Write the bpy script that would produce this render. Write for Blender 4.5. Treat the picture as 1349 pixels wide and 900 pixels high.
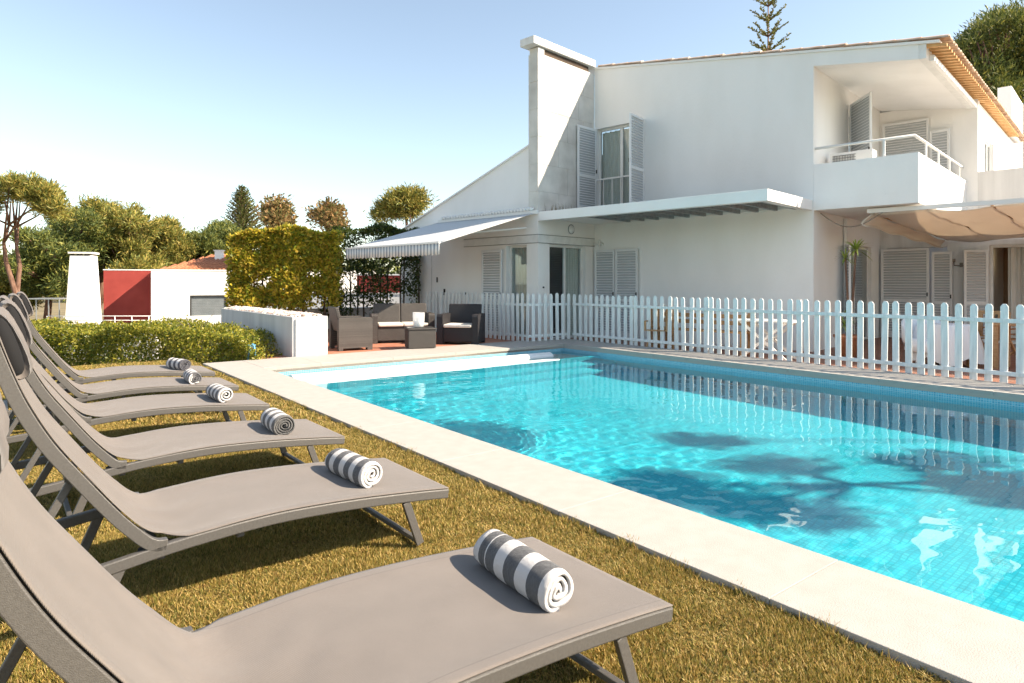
import bpy, math, random
import numpy as np
from mathutils import Vector, Matrix
R = math.radians
random.seed(7); RNG = np.random.default_rng(7)
for o in list(bpy.data.objects): bpy.data.objects.remove(o)
sc = bpy.context.scene; col = sc.collection

# ------------------------------------------------------------------ camera, sky, sun
EYE = 1.3
cam = bpy.data.cameras.new('camera'); co = bpy.data.objects.new('camera', cam); col.objects.link(co)
co.location = (0, 0, EYE); co.rotation_euler = (R(90), 0, 0)
cam.lens = 36*850/1349; cam.sensor_width = 36; cam.shift_y = -78/1349
cam.clip_start = .05; cam.clip_end = 3000
sc.camera = co
SUN = Vector((1.30, -.21, 1.0)).normalized()
el = math.asin(SUN.z); az = math.atan2(SUN.x, SUN.y)
w = bpy.data.worlds.new('World'); sc.world = w; w.use_nodes = True
nt = w.node_tree; bg = nt.nodes['Background']; bg.inputs['Strength'].default_value = .15
sky = nt.nodes.new('ShaderNodeTexSky'); sky.sky_type = 'NISHITA'; sky.sun_disc = False
sky.sun_elevation = el; sky.sun_rotation = az
sky.air_density = 1.0; sky.dust_density = .6; sky.ozone_density = 1.2
hs = nt.nodes.new('ShaderNodeHueSaturation'); hs.inputs['Saturation'].default_value = .82; hs.inputs['Value'].default_value = .625
tn = nt.nodes.new('ShaderNodeVectorMath'); tn.operation = 'MULTIPLY'; tn.inputs[1].default_value = (1.0, .995, .93)
nt.links.new(sky.outputs[0], hs.inputs['Color']); nt.links.new(hs.outputs[0], tn.inputs[0]); nt.links.new(tn.outputs[0], bg.inputs['Color'])
sl = bpy.data.lights.new('sun', 'SUN'); so = bpy.data.objects.new('sun', sl); col.objects.link(so)
sl.energy = 4.1; sl.angle = R(.53); sl.color = (1, .85, .67)
so.rotation_euler = SUN.to_track_quat('Z', 'Y').to_euler(); so.location = (30, -5, 30)
try: sl.cycles.is_caustics_light = True
except Exception as e: print('caustic light', e)
sc.view_settings.view_transform = 'Standard'; sc.view_settings.look = 'None'
sc.view_settings.gamma = 1; sc.view_settings.exposure = 1.52
sc.cycles.use_denoising = True
sc.cycles.caustics_reflective = False; sc.cycles.caustics_refractive = True
sc.cycles.max_bounces = 10; sc.cycles.transparent_max_bounces = 12
sc.cycles.sample_clamp_indirect = 6
sc.cycles.use_adaptive_sampling = True; sc.cycles.adaptive_threshold = .02

# ------------------------------------------------------------------ materials
def mat(name, c1, c2=None, scale=6, rough=.7, bump=0, bscale=None, metal=0, detail=4, spec=.4, lo=.35, hi=.65, stretch=None, transl=0, sheen=0):
    m = bpy.data.materials.new(name); m.use_nodes = True; t = m.node_tree; N = t.nodes; L = t.links
    b = N['Principled BSDF']; b.inputs['Roughness'].default_value = rough; b.inputs['Metallic'].default_value = metal
    b.inputs['Specular IOR Level'].default_value = spec
    b.inputs['Base Color'].default_value = (*c1, 1)
    if sheen: b.inputs['Sheen Weight'].default_value = sheen
    tc = N.new('ShaderNodeTexCoord'); src = tc.outputs['Object']
    if stretch:
        mp = N.new('ShaderNodeMapping'); mp.inputs['Scale'].default_value = stretch
        L.new(src, mp.inputs[0]); src = mp.outputs[0]
    m['_src'] = 0
    if c2 is not None:
        n = N.new('ShaderNodeTexNoise'); n.inputs['Scale'].default_value = scale; n.inputs['Detail'].default_value = detail
        L.new(src, n.inputs['Vector'])
        r = N.new('ShaderNodeValToRGB'); r.color_ramp.elements[0].position = lo; r.color_ramp.elements[1].position = hi
        r.color_ramp.elements[0].color = (*c1, 1); r.color_ramp.elements[1].color = (*c2, 1)
        L.new(n.outputs[0], r.inputs[0]); L.new(r.outputs[0], b.inputs['Base Color'])
    if bump:
        n2 = N.new('ShaderNodeTexNoise'); n2.inputs['Scale'].default_value = bscale or scale*8; n2.inputs['Detail'].default_value = 3
        L.new(src, n2.inputs['Vector'])
        bp = N.new('ShaderNodeBump'); bp.inputs['Strength'].default_value = bump; bp.inputs['Distance'].default_value = .01
        L.new(n2.outputs[0], bp.inputs['Height']); L.new(bp.outputs[0], b.inputs['Normal'])
    return m

def leafmat(name, cols, transl=.35, rough=.55):
    m = bpy.data.materials.new(name); m.use_nodes = True; t = m.node_tree; N = t.nodes; L = t.links
    b = N['Principled BSDF']; b.inputs['Roughness'].default_value = rough; b.inputs['Specular IOR Level'].default_value = .3
    g = N.new('ShaderNodeNewGeometry'); r = N.new('ShaderNodeValToRGB')
    e = r.color_ramp.elements
    e[0].position = 0; e[0].color = (*cols[0], 1); e[1].position = 1; e[1].color = (*cols[-1], 1)
    for i, c in enumerate(cols[1:-1]):
        x = e.new((i+1)/(len(cols)-1)); x.color = (*c, 1)
    L.new(g.outputs['Random Per Island'], r.inputs[0]); L.new(r.outputs[0], b.inputs['Base Color'])
    tr = N.new('ShaderNodeBsdfTranslucent'); L.new(r.outputs[0], tr.inputs[0])
    mx = N.new('ShaderNodeMixShader'); mx.inputs[0].default_value = transl
    L.new(b.outputs[0], mx.inputs[1]); L.new(tr.outputs[0], mx.inputs[2]); L.new(mx.outputs[0], N['Material Output'].inputs[0])
    return m

def gridmat(name, c1, c2, mortar, w=.03, h=.03, msize=.08, rough=.3, offset=0, coords='Object', rot=None, noise=0, bump=0, bias=0):
    m = bpy.data.materials.new(name); m.use_nodes = True; t = m.node_tree; N = t.nodes; L = t.links
    b = N['Principled BSDF']; b.inputs['Roughness'].default_value = rough
    tc = N.new('ShaderNodeTexCoord'); mp = N.new('ShaderNodeMapping')
    if rot: mp.inputs['Rotation'].default_value = rot
    L.new(tc.outputs[coords], mp.inputs[0])
    br = N.new('ShaderNodeTexBrick'); br.offset = offset; br.squash = 1
    br.inputs['Scale'].default_value = 1; br.inputs['Brick Width'].default_value = w; br.inputs['Row Height'].default_value = h
    br.inputs['Mortar Size'].default_value = msize*w; br.inputs['Mortar Smooth'].default_value = .1; br.inputs['Bias'].default_value = bias
    br.inputs['Color1'].default_value = (*c1, 1); br.inputs['Color2'].default_value = (*c2, 1); br.inputs['Mortar'].default_value = (*mortar, 1)
    L.new(mp.outputs[0], br.inputs['Vector'])
    out = br.outputs['Color']
    if noise:
        n = N.new('ShaderNodeTexNoise'); n.inputs['Scale'].default_value = noise; n.inputs['Detail'].default_value = 6
        L.new(tc.outputs['Object'], n.inputs['Vector'])
        mr = N.new('ShaderNodeMapRange'); mr.inputs[3].default_value = .72; mr.inputs[4].default_value = 1.18
        L.new(n.outputs[0], mr.inputs[0])
        vm = N.new('ShaderNodeVectorMath'); vm.operation = 'SCALE'
        L.new(out, vm.inputs[0]); L.new(mr.outputs[0], vm.inputs['Scale']); out = vm.outputs[0]
    L.new(out, b.inputs['Base Color'])
    if bump:
        bp = N.new('ShaderNodeBump'); bp.inputs['Strength'].default_value = bump; bp.inputs['Distance'].default_value = .004; bp.invert = True
        L.new(br.outputs['Fac'], bp.inputs['Height']); L.new(bp.outputs[0], b.inputs['Normal'])
    return m

M = {}
M['wall'] = mat('stucco_white', (.82,.81,.785), (.87,.86,.84), 1.3, .85, .3, 45, stretch=(1,1,.35), lo=.3, hi=.6)
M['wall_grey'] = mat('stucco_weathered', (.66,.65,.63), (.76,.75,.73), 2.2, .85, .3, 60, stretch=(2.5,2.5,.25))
M['trim'] = mat('trim_white', (.72,.72,.70), (.80,.80,.78), 5, .5)
M['shutter'] = mat('shutter_paint', (.74,.75,.76), (.80,.81,.81), 3, .45)
M['louvreshade'] = mat('louvre_gap_shade', (.46,.48,.50), None, rough=.8)  # grey stands in for the shade in the gaps between louvres
M['groove'] = mat('joint_line_grey', (.22,.22,.21), None, rough=.9)  # dark grey for the thin joint lines on the lower wall
M['tilered'] = mat('roof_tile', (.34,.12,.055), (.48,.20,.10), 7, .8, .4, 30)
M['tilepale'] = mat('roof_tile_weathered', (.50,.33,.22), (.66,.53,.42), 5, .85, .4, 30)
M['soffit'] = mat('soffit_wood', (.52,.31,.13), (.62,.40,.18), 8, .7)
M['rafter'] = mat('rafter_tile', (.55,.30,.12), (.66,.40,.18), 8, .8)
M['beamgrey'] = mat('grey_beam', (.26,.29,.30), (.36,.39,.40), 9, .8)  # two mid greys for the slats and the lamp rim
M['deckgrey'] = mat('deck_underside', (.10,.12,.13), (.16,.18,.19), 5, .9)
M['glass'] = mat('window_glass', (.02,.03,.035), None, rough=.04, spec=.9)
M['curtain'] = mat('curtain_cloth', (.62,.60,.54), (.76,.74,.70), 12, .9, stretch=(3,3,.2))
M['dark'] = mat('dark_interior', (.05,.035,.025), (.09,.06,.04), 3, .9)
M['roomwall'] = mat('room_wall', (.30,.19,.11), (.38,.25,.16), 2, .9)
M['black'] = mat('black_plastic', (.015,.015,.017), None, rough=.5)
M['metalwhite'] = mat('white_metal', (.75,.75,.73), None, rough=.4)
M['coping'] = mat('coping_stone', (.375,.350,.315), (.425,.40,.365), 9, .75, .3, 160, lo=.25, hi=.75, detail=14)
M['grout'] = mat('joint_grout', (.42,.38,.33), None, rough=.9)
M['patio'] = gridmat('terracotta_floor', (.40,.14,.08), (.48,.19,.11), (.35,.22,.17), .3, .3, .03, .7, noise=2)
M['terrace'] = gridmat('terrace_floor', (.26,.11,.07), (.32,.15,.10), (.25,.18,.14), .3, .3, .03, .6, noise=2)
M['soil'] = mat('lawn_soil', (.12,.085,.025), (.24,.17,.05), 14, .95, .6, 90)
M['land'] = mat('far_ground', (.16,.13,.07), (.25,.20,.11), .5, .95)
M['fence'] = mat('weathered_fence_paint', (.66,.70,.69), (.82,.84,.82), 7, .75, .35, 60, stretch=(4,4,.5), detail=8)
M['conc'] = mat('chimney_concrete', (.47,.45,.415), (.68,.66,.62), 1.6, .9, .5, 40, detail=9, lo=.3, hi=.66)
M['rail'] = mat('lounger_frame_metal', (.105,.099,.092), (.125,.118,.110), 120, .45, .18, 420, metal=.25)
M['hinge'] = mat('dark_hinge', (.05,.05,.052), None, rough=.45, metal=.3)
M['rattan'] = gridmat('rattan_brown', (.082,.072,.064), (.118,.105,.094), (.028,.024,.022), .03, .02, .16, .6, offset=.5, rot=(R(90),0,0), bump=.6)
M['rattanshade'] = mat('rattan_shaded', (.016,.015,.017), (.026,.024,.027), 60, .6, .5, 120)  # shade put into the colour: darker copy of the brown rattan
M['cushion'] = mat('cushion_cream', (.66,.60,.52), (.74,.69,.62), 9, .95)
M['clearplastic'] = mat('bucket_plastic', (.8,.8,.8), None, rough=.15)
M['pot'] = mat('terracotta_pot', (.48,.19,.09), (.56,.25,.13), 8, .8, .2, 40)
M['plasticwhite'] = mat('white_plastic', (.78,.79,.80), None, rough=.4)
M['wood'] = mat('chair_wood', (.36,.20,.09), (.46,.28,.14), 10, .6, stretch=(1,1,6))
M['cloth'] = mat('tablecloth', (.78,.78,.78), None, rough=.9)
M['bark'] = mat('pine_bark', (.11,.055,.036), (.22,.13,.09), 4, .95, .8, 14, stretch=(3,3,.8))
M['barkd'] = mat('dark_bark', (.07,.05,.035), (.14,.10,.07), 5, .95, .6, 14)
M['red'] = mat('red_render', (.27,.040,.032), (.33,.052,.042), 1.5, .85, .15, 30)
M['blue'] = mat('blue_plastic', (.12,.33,.52), None, rough=.4)
M['greyshutter'] = mat('grey_roller_shutter', (.15,.17,.18), (.19,.21,.22), 3, .5)
M['gravel'] = mat('white_pebbles', (.42,.36,.30), (.70,.64,.56), 30, .9)
M['steel'] = mat('steel_pipe', (.5,.52,.53), None, rough=.35, metal=.6)
M['ropem'] = mat('cable_grey', (.25,.22,.19), None, rough=.8)
M['rollercover'] = mat('pool_cover_slat', (.74,.76,.76), (.80,.82,.82), 6, .35)

# fine woven sling cloth
def slingmat():
    m = mat('sling_fabric', (.155,.134,.118), (.174,.151,.134), 2.5, .82, 0, lo=.3, hi=.7, sheen=.15)
    t = m.node_tree; N = t.nodes; L = t.links; b = N['Principled BSDF']
    tc = N.new('ShaderNodeTexCoord'); bp = N.new('ShaderNodeBump'); bp.inputs['Strength'].default_value = .35; bp.inputs['Distance'].default_value = .002
    wv = []
    for d in ('X', 'Y'):
        v = N.new('ShaderNodeTexWave'); v.bands_direction = d; v.inputs['Scale'].default_value = 110; v.inputs['Distortion'].default_value = .6; v.inputs['Detail'].default_value = 1
        L.new(tc.outputs['Object'], v.inputs[0]); wv.append(v)
    mm = N.new('ShaderNodeMath'); mm.operation = 'ADD'; L.new(wv[0].outputs[1], mm.inputs[0]); L.new(wv[1].outputs[1], mm.inputs[1])
    L.new(mm.outputs[0], bp.inputs['Height']); L.new(bp.outputs[0], b.inputs['Normal'])
    # woven thread tone: mesh of light and dark threads, and scattered soil marks
    old = b.inputs['Base Color'].links[0].from_socket
    nz = N.new('ShaderNodeTexNoise'); nz.inputs['Scale'].default_value = 700; nz.inputs['Detail'].default_value = 1; L.new(tc.outputs['Object'], nz.inputs['Vector'])
    nb = N.new('ShaderNodeTexNoise'); nb.inputs['Scale'].default_value = 6; nb.inputs['Detail'].default_value = 10; L.new(tc.outputs['Object'], nb.inputs['Vector'])
    a1 = N.new('ShaderNodeMapRange'); a1.inputs[1].default_value = .3; a1.inputs[2].default_value = .7; a1.inputs[3].default_value = .86; a1.inputs[4].default_value = 1.14; L.new(nz.outputs[0], a1.inputs[0])
    a2 = N.new('ShaderNodeMapRange'); a2.inputs[1].default_value = .3; a2.inputs[2].default_value = .7; a2.inputs[3].default_value = .93; a2.inputs[4].default_value = 1.07; L.new(nb.outputs[0], a2.inputs[0])
    a3 = N.new('ShaderNodeMath'); a3.operation = 'MULTIPLY'; L.new(a1.outputs[0], a3.inputs[0]); L.new(a2.outputs[0], a3.inputs[1])
    vm = N.new('ShaderNodeVectorMath'); vm.operation = 'SCALE'; L.new(old, vm.inputs[0]); # stitched hem lines along both long edges
    sy = N.new('ShaderNodeSeparateXYZ'); L.new(tc.outputs['Object'], sy.inputs[0])
    h0 = N.new('ShaderNodeMath'); h0.operation = 'SUBTRACT'; h0.inputs[1].default_value = .365; L.new(sy.outputs['Y'], h0.inputs[0])
    h1 = N.new('ShaderNodeMath'); h1.operation = 'ABSOLUTE'; L.new(h0.outputs[0], h1.inputs[0])
    h2 = N.new('ShaderNodeMath'); h2.operation = 'COMPARE'; h2.inputs[1].default_value = .318; h2.inputs[2].default_value = .0018; L.new(h1.outputs[0], h2.inputs[0])
    h3 = N.new('ShaderNodeMath'); h3.operation = 'MULTIPLY_ADD'; h3.inputs[1].default_value = -.28; h3.inputs[2].default_value = 1; L.new(h2.outputs[0], h3.inputs[0])
    h4 = N.new('ShaderNodeMath'); h4.operation = 'MULTIPLY'; L.new(h3.outputs[0], h4.inputs[0]); L.new(a3.outputs[0], h4.inputs[1])
    L.new(h4.outputs[0], vm.inputs['Scale']); L.new(vm.outputs[0], b.inputs['Base Color'])
    return m
M['sling'] = slingmat()

def towelmat(name, bands, grey=(.105,.108,.112)):
    m = bpy.data.materials.new(name); m.use_nodes = True; t = m.node_tree; N = t.nodes; L = t.links
    b = N['Principled BSDF']; b.inputs['Roughness'].default_value = .95; b.inputs['Sheen Weight'].default_value = .3; b.inputs['Specular IOR Level'].default_value = .1
    tc = N.new('ShaderNodeTexCoord'); sp = N.new('ShaderNodeSeparateXYZ'); L.new(tc.outputs['Object'], sp.inputs[0])
    nz = N.new('ShaderNodeTexNoise'); nz.inputs['Scale'].default_value = 9; L.new(tc.outputs['Object'], nz.inputs['Vector'])
    mr = N.new('ShaderNodeMapRange'); mr.inputs[1].default_value = -.21; mr.inputs[2].default_value = .21
    ma = N.new('ShaderNodeMath'); ma.operation = 'MULTIPLY_ADD'; ma.inputs[1].default_value = .012
    L.new(nz.outputs[0], ma.inputs[0]); L.new(sp.outputs['Y'], ma.inputs[2]); L.new(ma.outputs[0], mr.inputs[0])
    r = N.new('ShaderNodeValToRGB'); r.color_ramp.interpolation = 'CONSTANT'; e = r.color_ramp.elements
    W = (.80,.78,.76)
    e[0].position = 0; e[0].color = (*W, 1); e[1].position = bands[0]; e[1].color = (*grey, 1)
    c = False
    for p in bands[1:]:
        x = e.new(p); x.color = (*(grey if c else W), 1); c = not c
    L.new(mr.outputs[0], r.inputs[0]); L.new(r.outputs[0], b.inputs['Base Color'])
    n2 = N.new('ShaderNodeTexNoise'); n2.inputs['Scale'].default_value = 420; L.new(tc.outputs['Object'], n2.inputs['Vector'])
    n3 = N.new('ShaderNodeTexNoise'); n3.inputs['Scale'].default_value = 45; L.new(tc.outputs['Object'], n3.inputs['Vector'])
    ad = N.new('ShaderNodeMath'); ad.operation = 'MULTIPLY_ADD'; ad.inputs[1].default_value = 1.5; L.new(n3.outputs[0], ad.inputs[0]); L.new(n2.outputs[0], ad.inputs[2])
    bp = N.new('ShaderNodeBump'); bp.inputs['Strength'].default_value = 1; bp.inputs['Distance'].default_value = .008
    L.new(ad.outputs[0], bp.inputs['Height']); L.new(bp.outputs[0], b.inputs['Normal'])
    return m

# ------------------------------------------------------------------ helpers
class MB:
    def __init__(s): s.v = []; s.f = []; s.sm = []
    def add(s, vs, fs, smooth=False):
        o = len(s.v); s.v += [tuple(p) for p in vs]; s.f += [tuple(i+o for i in f) for f in fs]; s.sm += [smooth]*len(fs); return s
    def box(s, x0, x1, y0, y1, z0, z1):
        vs = [(x, y, z) for z in (z0, z1) for y in (y0, y1) for x in (x0, x1)]
        return s.add(vs, [(0,2,3,1),(4,5,7,6),(0,1,5,4),(2,6,7,3),(0,4,6,2),(1,3,7,5)])
    def obox(s, c, ax, ay, az):   # centre and three half-axis vectors
        c, ax, ay, az = map(Vector, (c, ax, ay, az))
        vs = [c+i*ax+j*ay+k*az for k in (-1,1) for j in (-1,1) for i in (-1,1)]
        return s.add(vs, [(0,2,3,1),(4,5,7,6),(0,1,5,4),(2,6,7,3),(0,4,6,2),(1,3,7,5)])
    def bar(s, a, b, w, h, up=(0,0,1)):
        a, b = Vector(a), Vector(b); d = (b-a); l = d.length; d.normalize(); up = Vector(up)
        sd = d.cross(up)
        if sd.length < 1e-4: sd = Vector((1,0,0))
        sd.normalize(); u2 = sd.cross(d)
        return s.obox((a+b)/2, d*l/2, sd*w/2, u2*h/2)
    def prism(s, poly, z0, z1):
        n = len(poly); vs = [(x, y, z0) for x, y in poly]+[(x, y, z1) for x, y in poly]
        a = sum(poly[i][0]*poly[(i+1)%n][1]-poly[(i+1)%n][0]*poly[i][1] for i in range(n))
        t = tuple(range(n, 2*n)); b = tuple(reversed(range(n)))
        sd = [(i, (i+1)%n, n+(i+1)%n, n+i) for i in range(n)]
        if a < 0: t, b, sd = t[::-1], b[::-1], [q[::-1] for q in sd]
        return s.add(vs, [t, b]+sd)
    def tube(s, pts, r, n=8, cap=True):
        pts = [Vector(p) for p in pts]; rs = r if isinstance(r, (list, tuple)) else [r]*len(pts)
        o = len(s.v); up = None
        for i, p in enumerate(pts):
            d = (pts[min(i+1, len(pts)-1)]-pts[max(i-1, 0)]).normalized()
            if up is None:
                up = d.orthogonal().normalized()
            up = (up-d*up.dot(d)).normalized(); sd = d.cross(up)
            for k in range(n):
                a = 2*math.pi*k/n; s.v.append(tuple(p+rs[i]*(math.cos(a)*up+math.sin(a)*sd)))
        for i in range(len(pts)-1):
            for k in range(n):
                a, b = o+i*n+k, o+i*n+(k+1)%n; s.f.append((a, b, b+n, a+n)); s.sm.append(True)
        if cap:
            s.f.append(tuple(o+k for k in reversed(range(n)))); s.f.append(tuple(o+(len(pts)-1)*n+k for k in range(n))); s.sm += [False, False]
        return s
    def lathe(s, prof, n=24, c=(0,0)):   # profile of (r, z)
        o = len(s.v)
        for r, z in prof:
            for k in range(n):
                a = 2*math.pi*k/n; s.v.append((c[0]+r*math.cos(a), c[1]+r*math.sin(a), z))
        for i in range(len(prof)-1):
            for k in range(n):
                a, b = o+i*n+k, o+i*n+(k+1)%n; s.f.append((a, b, b+n, a+n)); s.sm.append(True)
        return s
    def build(s, name, m, parent=None, bevel=0, loc=None):
        me = bpy.data.meshes.new(name); me.from_pydata(s.v, [], s.f)
        me.polygons.foreach_set('use_smooth', s.sm); me.materials.append(m)
        me.update()
        o = bpy.data.objects.new(name, me); col.objects.link(o)
        if parent: o.parent = parent
        if loc: o.location = loc
        if bevel:
            b = o.modifiers.new('bevel', 'BEVEL'); b.width = bevel; b.segments = 2; b.limit_method = 'ANGLE'
        return o

def tag(o, label=None, cat=None, group=None, kind=None):
    if label: o['label'] = label
    if cat: o['category'] = cat
    if group: o['group'] = group
    if kind: o['kind'] = kind
    return o
def root(name, loc=(0,0,0), rz=0, label=None, cat=None, group=None):
    o = bpy.data.objects.new(name, None); col.objects.link(o); o.location = loc; o.rotation_euler = (0,0,rz)
    o.empty_display_size = .1
    return tag(o, label, cat, group)
def copy_tree(o, parent=None):
    c = o.copy(); col.objects.link(c)
    if parent: c.parent = parent
    for ch in list(o.children): copy_tree(ch, c)
    return c
def G(x, y, h=0.):        # ground point seen at a pixel of the 1349 x 900 frame
    d = 850*(EYE-h)/(y-372); return Vector(((x-674.5)*d/850, d, h))
def P(x, y, d): return Vector(((x-674.5)*d/850, d, EYE-(y-372)*d/850))
def np_mesh(name, V, k, m, parent=None, loc=None, smooth=False):
    V = np.asarray(V, dtype=np.float32).reshape(-1, 3); nf = len(V)//k
    me = bpy.data.meshes.new(name); me.vertices.add(len(V)); me.vertices.foreach_set('co', V.ravel())
    me.loops.add(len(V)); me.loops.foreach_set('vertex_index', np.arange(len(V), dtype=np.int32))
    me.polygons.add(nf); me.polygons.foreach_set('loop_start', np.arange(0, len(V), k, dtype=np.int32))
    try: me.polygons.foreach_set('loop_total', np.full(nf, k, dtype=np.int32))
    except Exception: pass
    me.update(calc_edges=True); me.materials.append(m)
    o = bpy.data.objects.new(name, me); col.objects.link(o)
    if parent: o.parent = parent
    if loc: o.location = loc
    return o
def unit(a): return a/np.maximum(np.linalg.norm(a, axis=1, keepdims=True), 1e-9)

# ------------------------------------------------------------------ frames
PA = Vector((-3.784, 9.822, 0)); PANG = math.atan2(.616, .788)      # pool corner, pool local x = short side, y = away
PU = Vector((math.cos(PANG), math.sin(PANG), 0)); PV = Vector((-math.sin(PANG), math.cos(PANG), 0))
def PL(x, y, z=0): return PA+PU*x+PV*y+Vector((0,0,z))
PW, PLEN = 6.18, 13.2
H0 = Vector((.61, 15.2, 0)); HANG = math.atan2(-.694, .72)           # house corner, local x = along the facade, y = away
HU = Vector((math.cos(HANG), math.sin(HANG), 0)); HV = Vector((-math.sin(HANG), math.cos(HANG), 0))
def HL(x, y, z=0): return H0+HU*x+HV*y+Vector((0,0,z))
def at_pool(o): o.location = PA; o.rotation_euler = (0,0,PANG); return o

# ------------------------------------------------------------------ ground
MB().add([(-900,-300,-1.75),(900,-300,-1.75),(900,1500,-1.75),(-900,1500,-1.75)], [(0,1,2,3)]).build('ground', M['land'])['kind'] = 'structure'
WL = -.15
# lawn base: pool frame polygon on the near side of the coping
lawn = at_pool(MB().prism([(-.6,1.15),(-.6,-16),(-14,-16),(-14,3.2),(-.6,2.2)], -1.7, -.035).build('lawn', M['soil'])); lawn['kind'] = 'structure'
# coping (stone slabs) with open joints, three runs
def coping():
    b = MB(); g = MB(); J = 1.29; y = -.89
    b2 = .0015
    ys = [1.15, .40]
    yy = -.89
    while yy > -PLEN-.6: ys.append(yy); yy -= J
    ys.append(-PLEN-.6)
    for a, c in zip(ys[:-1], ys[1:]): b.box(-.6, 0, c+b2, a-b2, -.09, 0)
    xs = [0, .9, 2.19, 3.48, 4.77, PW]
    for a, c in zip(xs[:-1], xs[1:]): b.box(a+b2*2, c, 0, 1.15, -.09, 0)
    ys = [1.15, 0]; yy = -1.1
    while yy > -PLEN-.6: ys.append(yy); yy -= J
    ys.append(-PLEN-.6)
    for a, c in zip(ys[:-1], ys[1:]): b.box(PW+b2, PW+.92, c+b2, a-b2, -.09, 0)
    b.box(0+b2, PW-b2, -PLEN-.6, -PLEN, -.09, 0)
    o = at_pool(b.build('pool_coping', M['coping'], bevel=.006)); tag(o, kind='structure')
    g.box(-.59, 0, -PLEN-.59, 1.14, -1.7, -.05); g.box(0, PW, .0, 1.14, -1.7, -.05); g.box(PW, PW+.91, -PLEN-.59, 1.14, -1.7, -.05); g.box(0, PW, -PLEN-.59, -PLEN, -1.7, -.05)
    o = at_pool(g.build('coping_bed', M['grout'])); tag(o, kind='structure')
coping()
# patio and terrace floors
patio = at_pool(MB().prism([(.3,1.15),(PW+.92,1.15),(PW+.92,2.0),(PW+.92,9.5),(.3,9.5)], -1.7, -.02).build('patio', M['patio'])); tag(patio, kind='structure')
ter = at_pool(MB().prism([(PW+.92,-14),(PW+.92,9.5),(30,9.5),(30,-14)], -1.7, -.1).build('terrace', M['terrace'])); tag(ter, kind='structure')

# pool shell
M['mosaic'] = gridmat('pool_mosaic_floor', (.025,.50,.66), (.075,.64,.77), (.03,.45,.59), .038, .038, .12, .35, noise=.7)
M['mosaicw'] = gridmat('pool_mosaic_wall', (.08,.34,.48), (.17,.50,.62), (.36,.55,.62), .028, .028, .14, .25, rot=(R(90),0,0))
M['mosaicw2'] = gridmat('pool_mosaic_wall_side', (.08,.34,.48), (.17,.50,.62), (.36,.55,.62), .028, .028, .14, .25, rot=(0,R(90),0))
def rec(o):
    try: o.cycles.is_caustics_receiver = True
    except Exception as e: print(e)
    return o
FZ = -1.35
fl = MB().add([(0,0,FZ),(PW,0,FZ),(PW,-PLEN,FZ-.1),(0,-PLEN,FZ-.1)], [(0,3,2,1)])
rec(tag(at_pool(fl.build('pool_floor', M['mosaic'])), kind='structure'))
wl = MB().add([(0,-.004,FZ-.2),(PW,-.004,FZ-.2),(PW,-.004,-.09),(0,-.004,-.09)], [(0,1,2,3)]).add([(0,-PLEN,FZ-.2),(PW,-PLEN,FZ-.2),(PW,-PLEN,-.09),(0,-PLEN,-.09)], [(3,2,1,0)])
rec(tag(at_pool(wl.build('pool_wall', M['mosaicw'])), kind='structure'))
wl = MB().add([(PW-.004,0,FZ-.2),(PW-.004,-PLEN,FZ-.2),(PW-.004,-PLEN,-.09),(PW-.004,0,-.09)], [(0,1,2,3)]).add([(.004,0,FZ-.2),(.004,-PLEN,FZ-.2),(.004,-PLEN,-.09),(.004,0,-.09)], [(3,2,1,0)])
rec(tag(at_pool(wl.build('pool_wall_long', M['mosaicw2'])), kind='structure'))
# roller compartment: submerged wall with a white ledge, and step benches
st = MB().box(.005, PW-.005, -1.08, -.96, FZ-.2, WL-.05)
rec(tag(at_pool(st.build('pool_compartment_wall', M['mosaic'])), kind='structure'))
M['ledge'] = mat('pool_ledge', (.70,.74,.72), None, rough=.5)
rec(tag(at_pool(MB().box(.005, PW-1.1, -1.10, -.94, WL-.05, WL+.012).build('pool_ledge', M['ledge'])), kind='structure'))
b = MB(); b.box(.01, PW-.01, -1.5, -1.08, FZ-.2, -.75); b.box(.01, PW-.01, -1.95, -1.5, FZ-.2, -1.05)
rec(tag(at_pool(b.build('pool_steps', M['mosaic'])), kind='structure'))
b = MB(); b.box(.01, PW-.01, -.96, -.005, FZ-.2, -.52)
rec(tag(at_pool(b.build('pool_shelf', mat('shelf_tile', (.50,.72,.70), (.62,.80,.78), 3, .4))), kind='structure'))
# roller cover
rr = at_pool(root('pool_cover_roller', label='long white rolled pool cover lying in the shallow end of the pool', cat='pool cover'))
def roller(x0, x1, name='roll'):
    b = MB(); n = 20; R0 = .15; cy, cz = -.50, WL-.075
    for k in range(n):
        a0, a1 = 2*math.pi*k/n, 2*math.pi*(k+.88)/n; a2 = 2*math.pi*(k+1)/n
        q = [(R0, a0), (R0, a1), (R0-.012, (a1+a2)/2), (R0, a2)]
        vs = []
        for x in (x0, x1):
            for r, a in q: vs.append((x, cy+r*math.cos(a), cz+r*math.sin(a)))
        b.add(vs, [(0,1,5,4),(1,2,6,5),(2,3,7,6)])
    for x, s in ((x0, -1), (x1, 1)):
        b.add([(x, cy+R0*math.cos(2*math.pi*k/n), cz+R0*math.sin(2*math.pi*k/n)) for k in range(n)], [tuple(range(n))])
    return b
rec(roller(.25, 5.35).build('roll', M['rollercover'], rr))
rec(MB().tube([(.02,-.5,WL-.075),(.25,-.5,WL-.075)], .04, 10).build('shaft', M['steel'], rr)); rec(MB().tube([(5.35,-.5,WL-.075),(5.50,-.5,WL-.075)], .10, 12).build('end_hub', M['steel'], rr))
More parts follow.
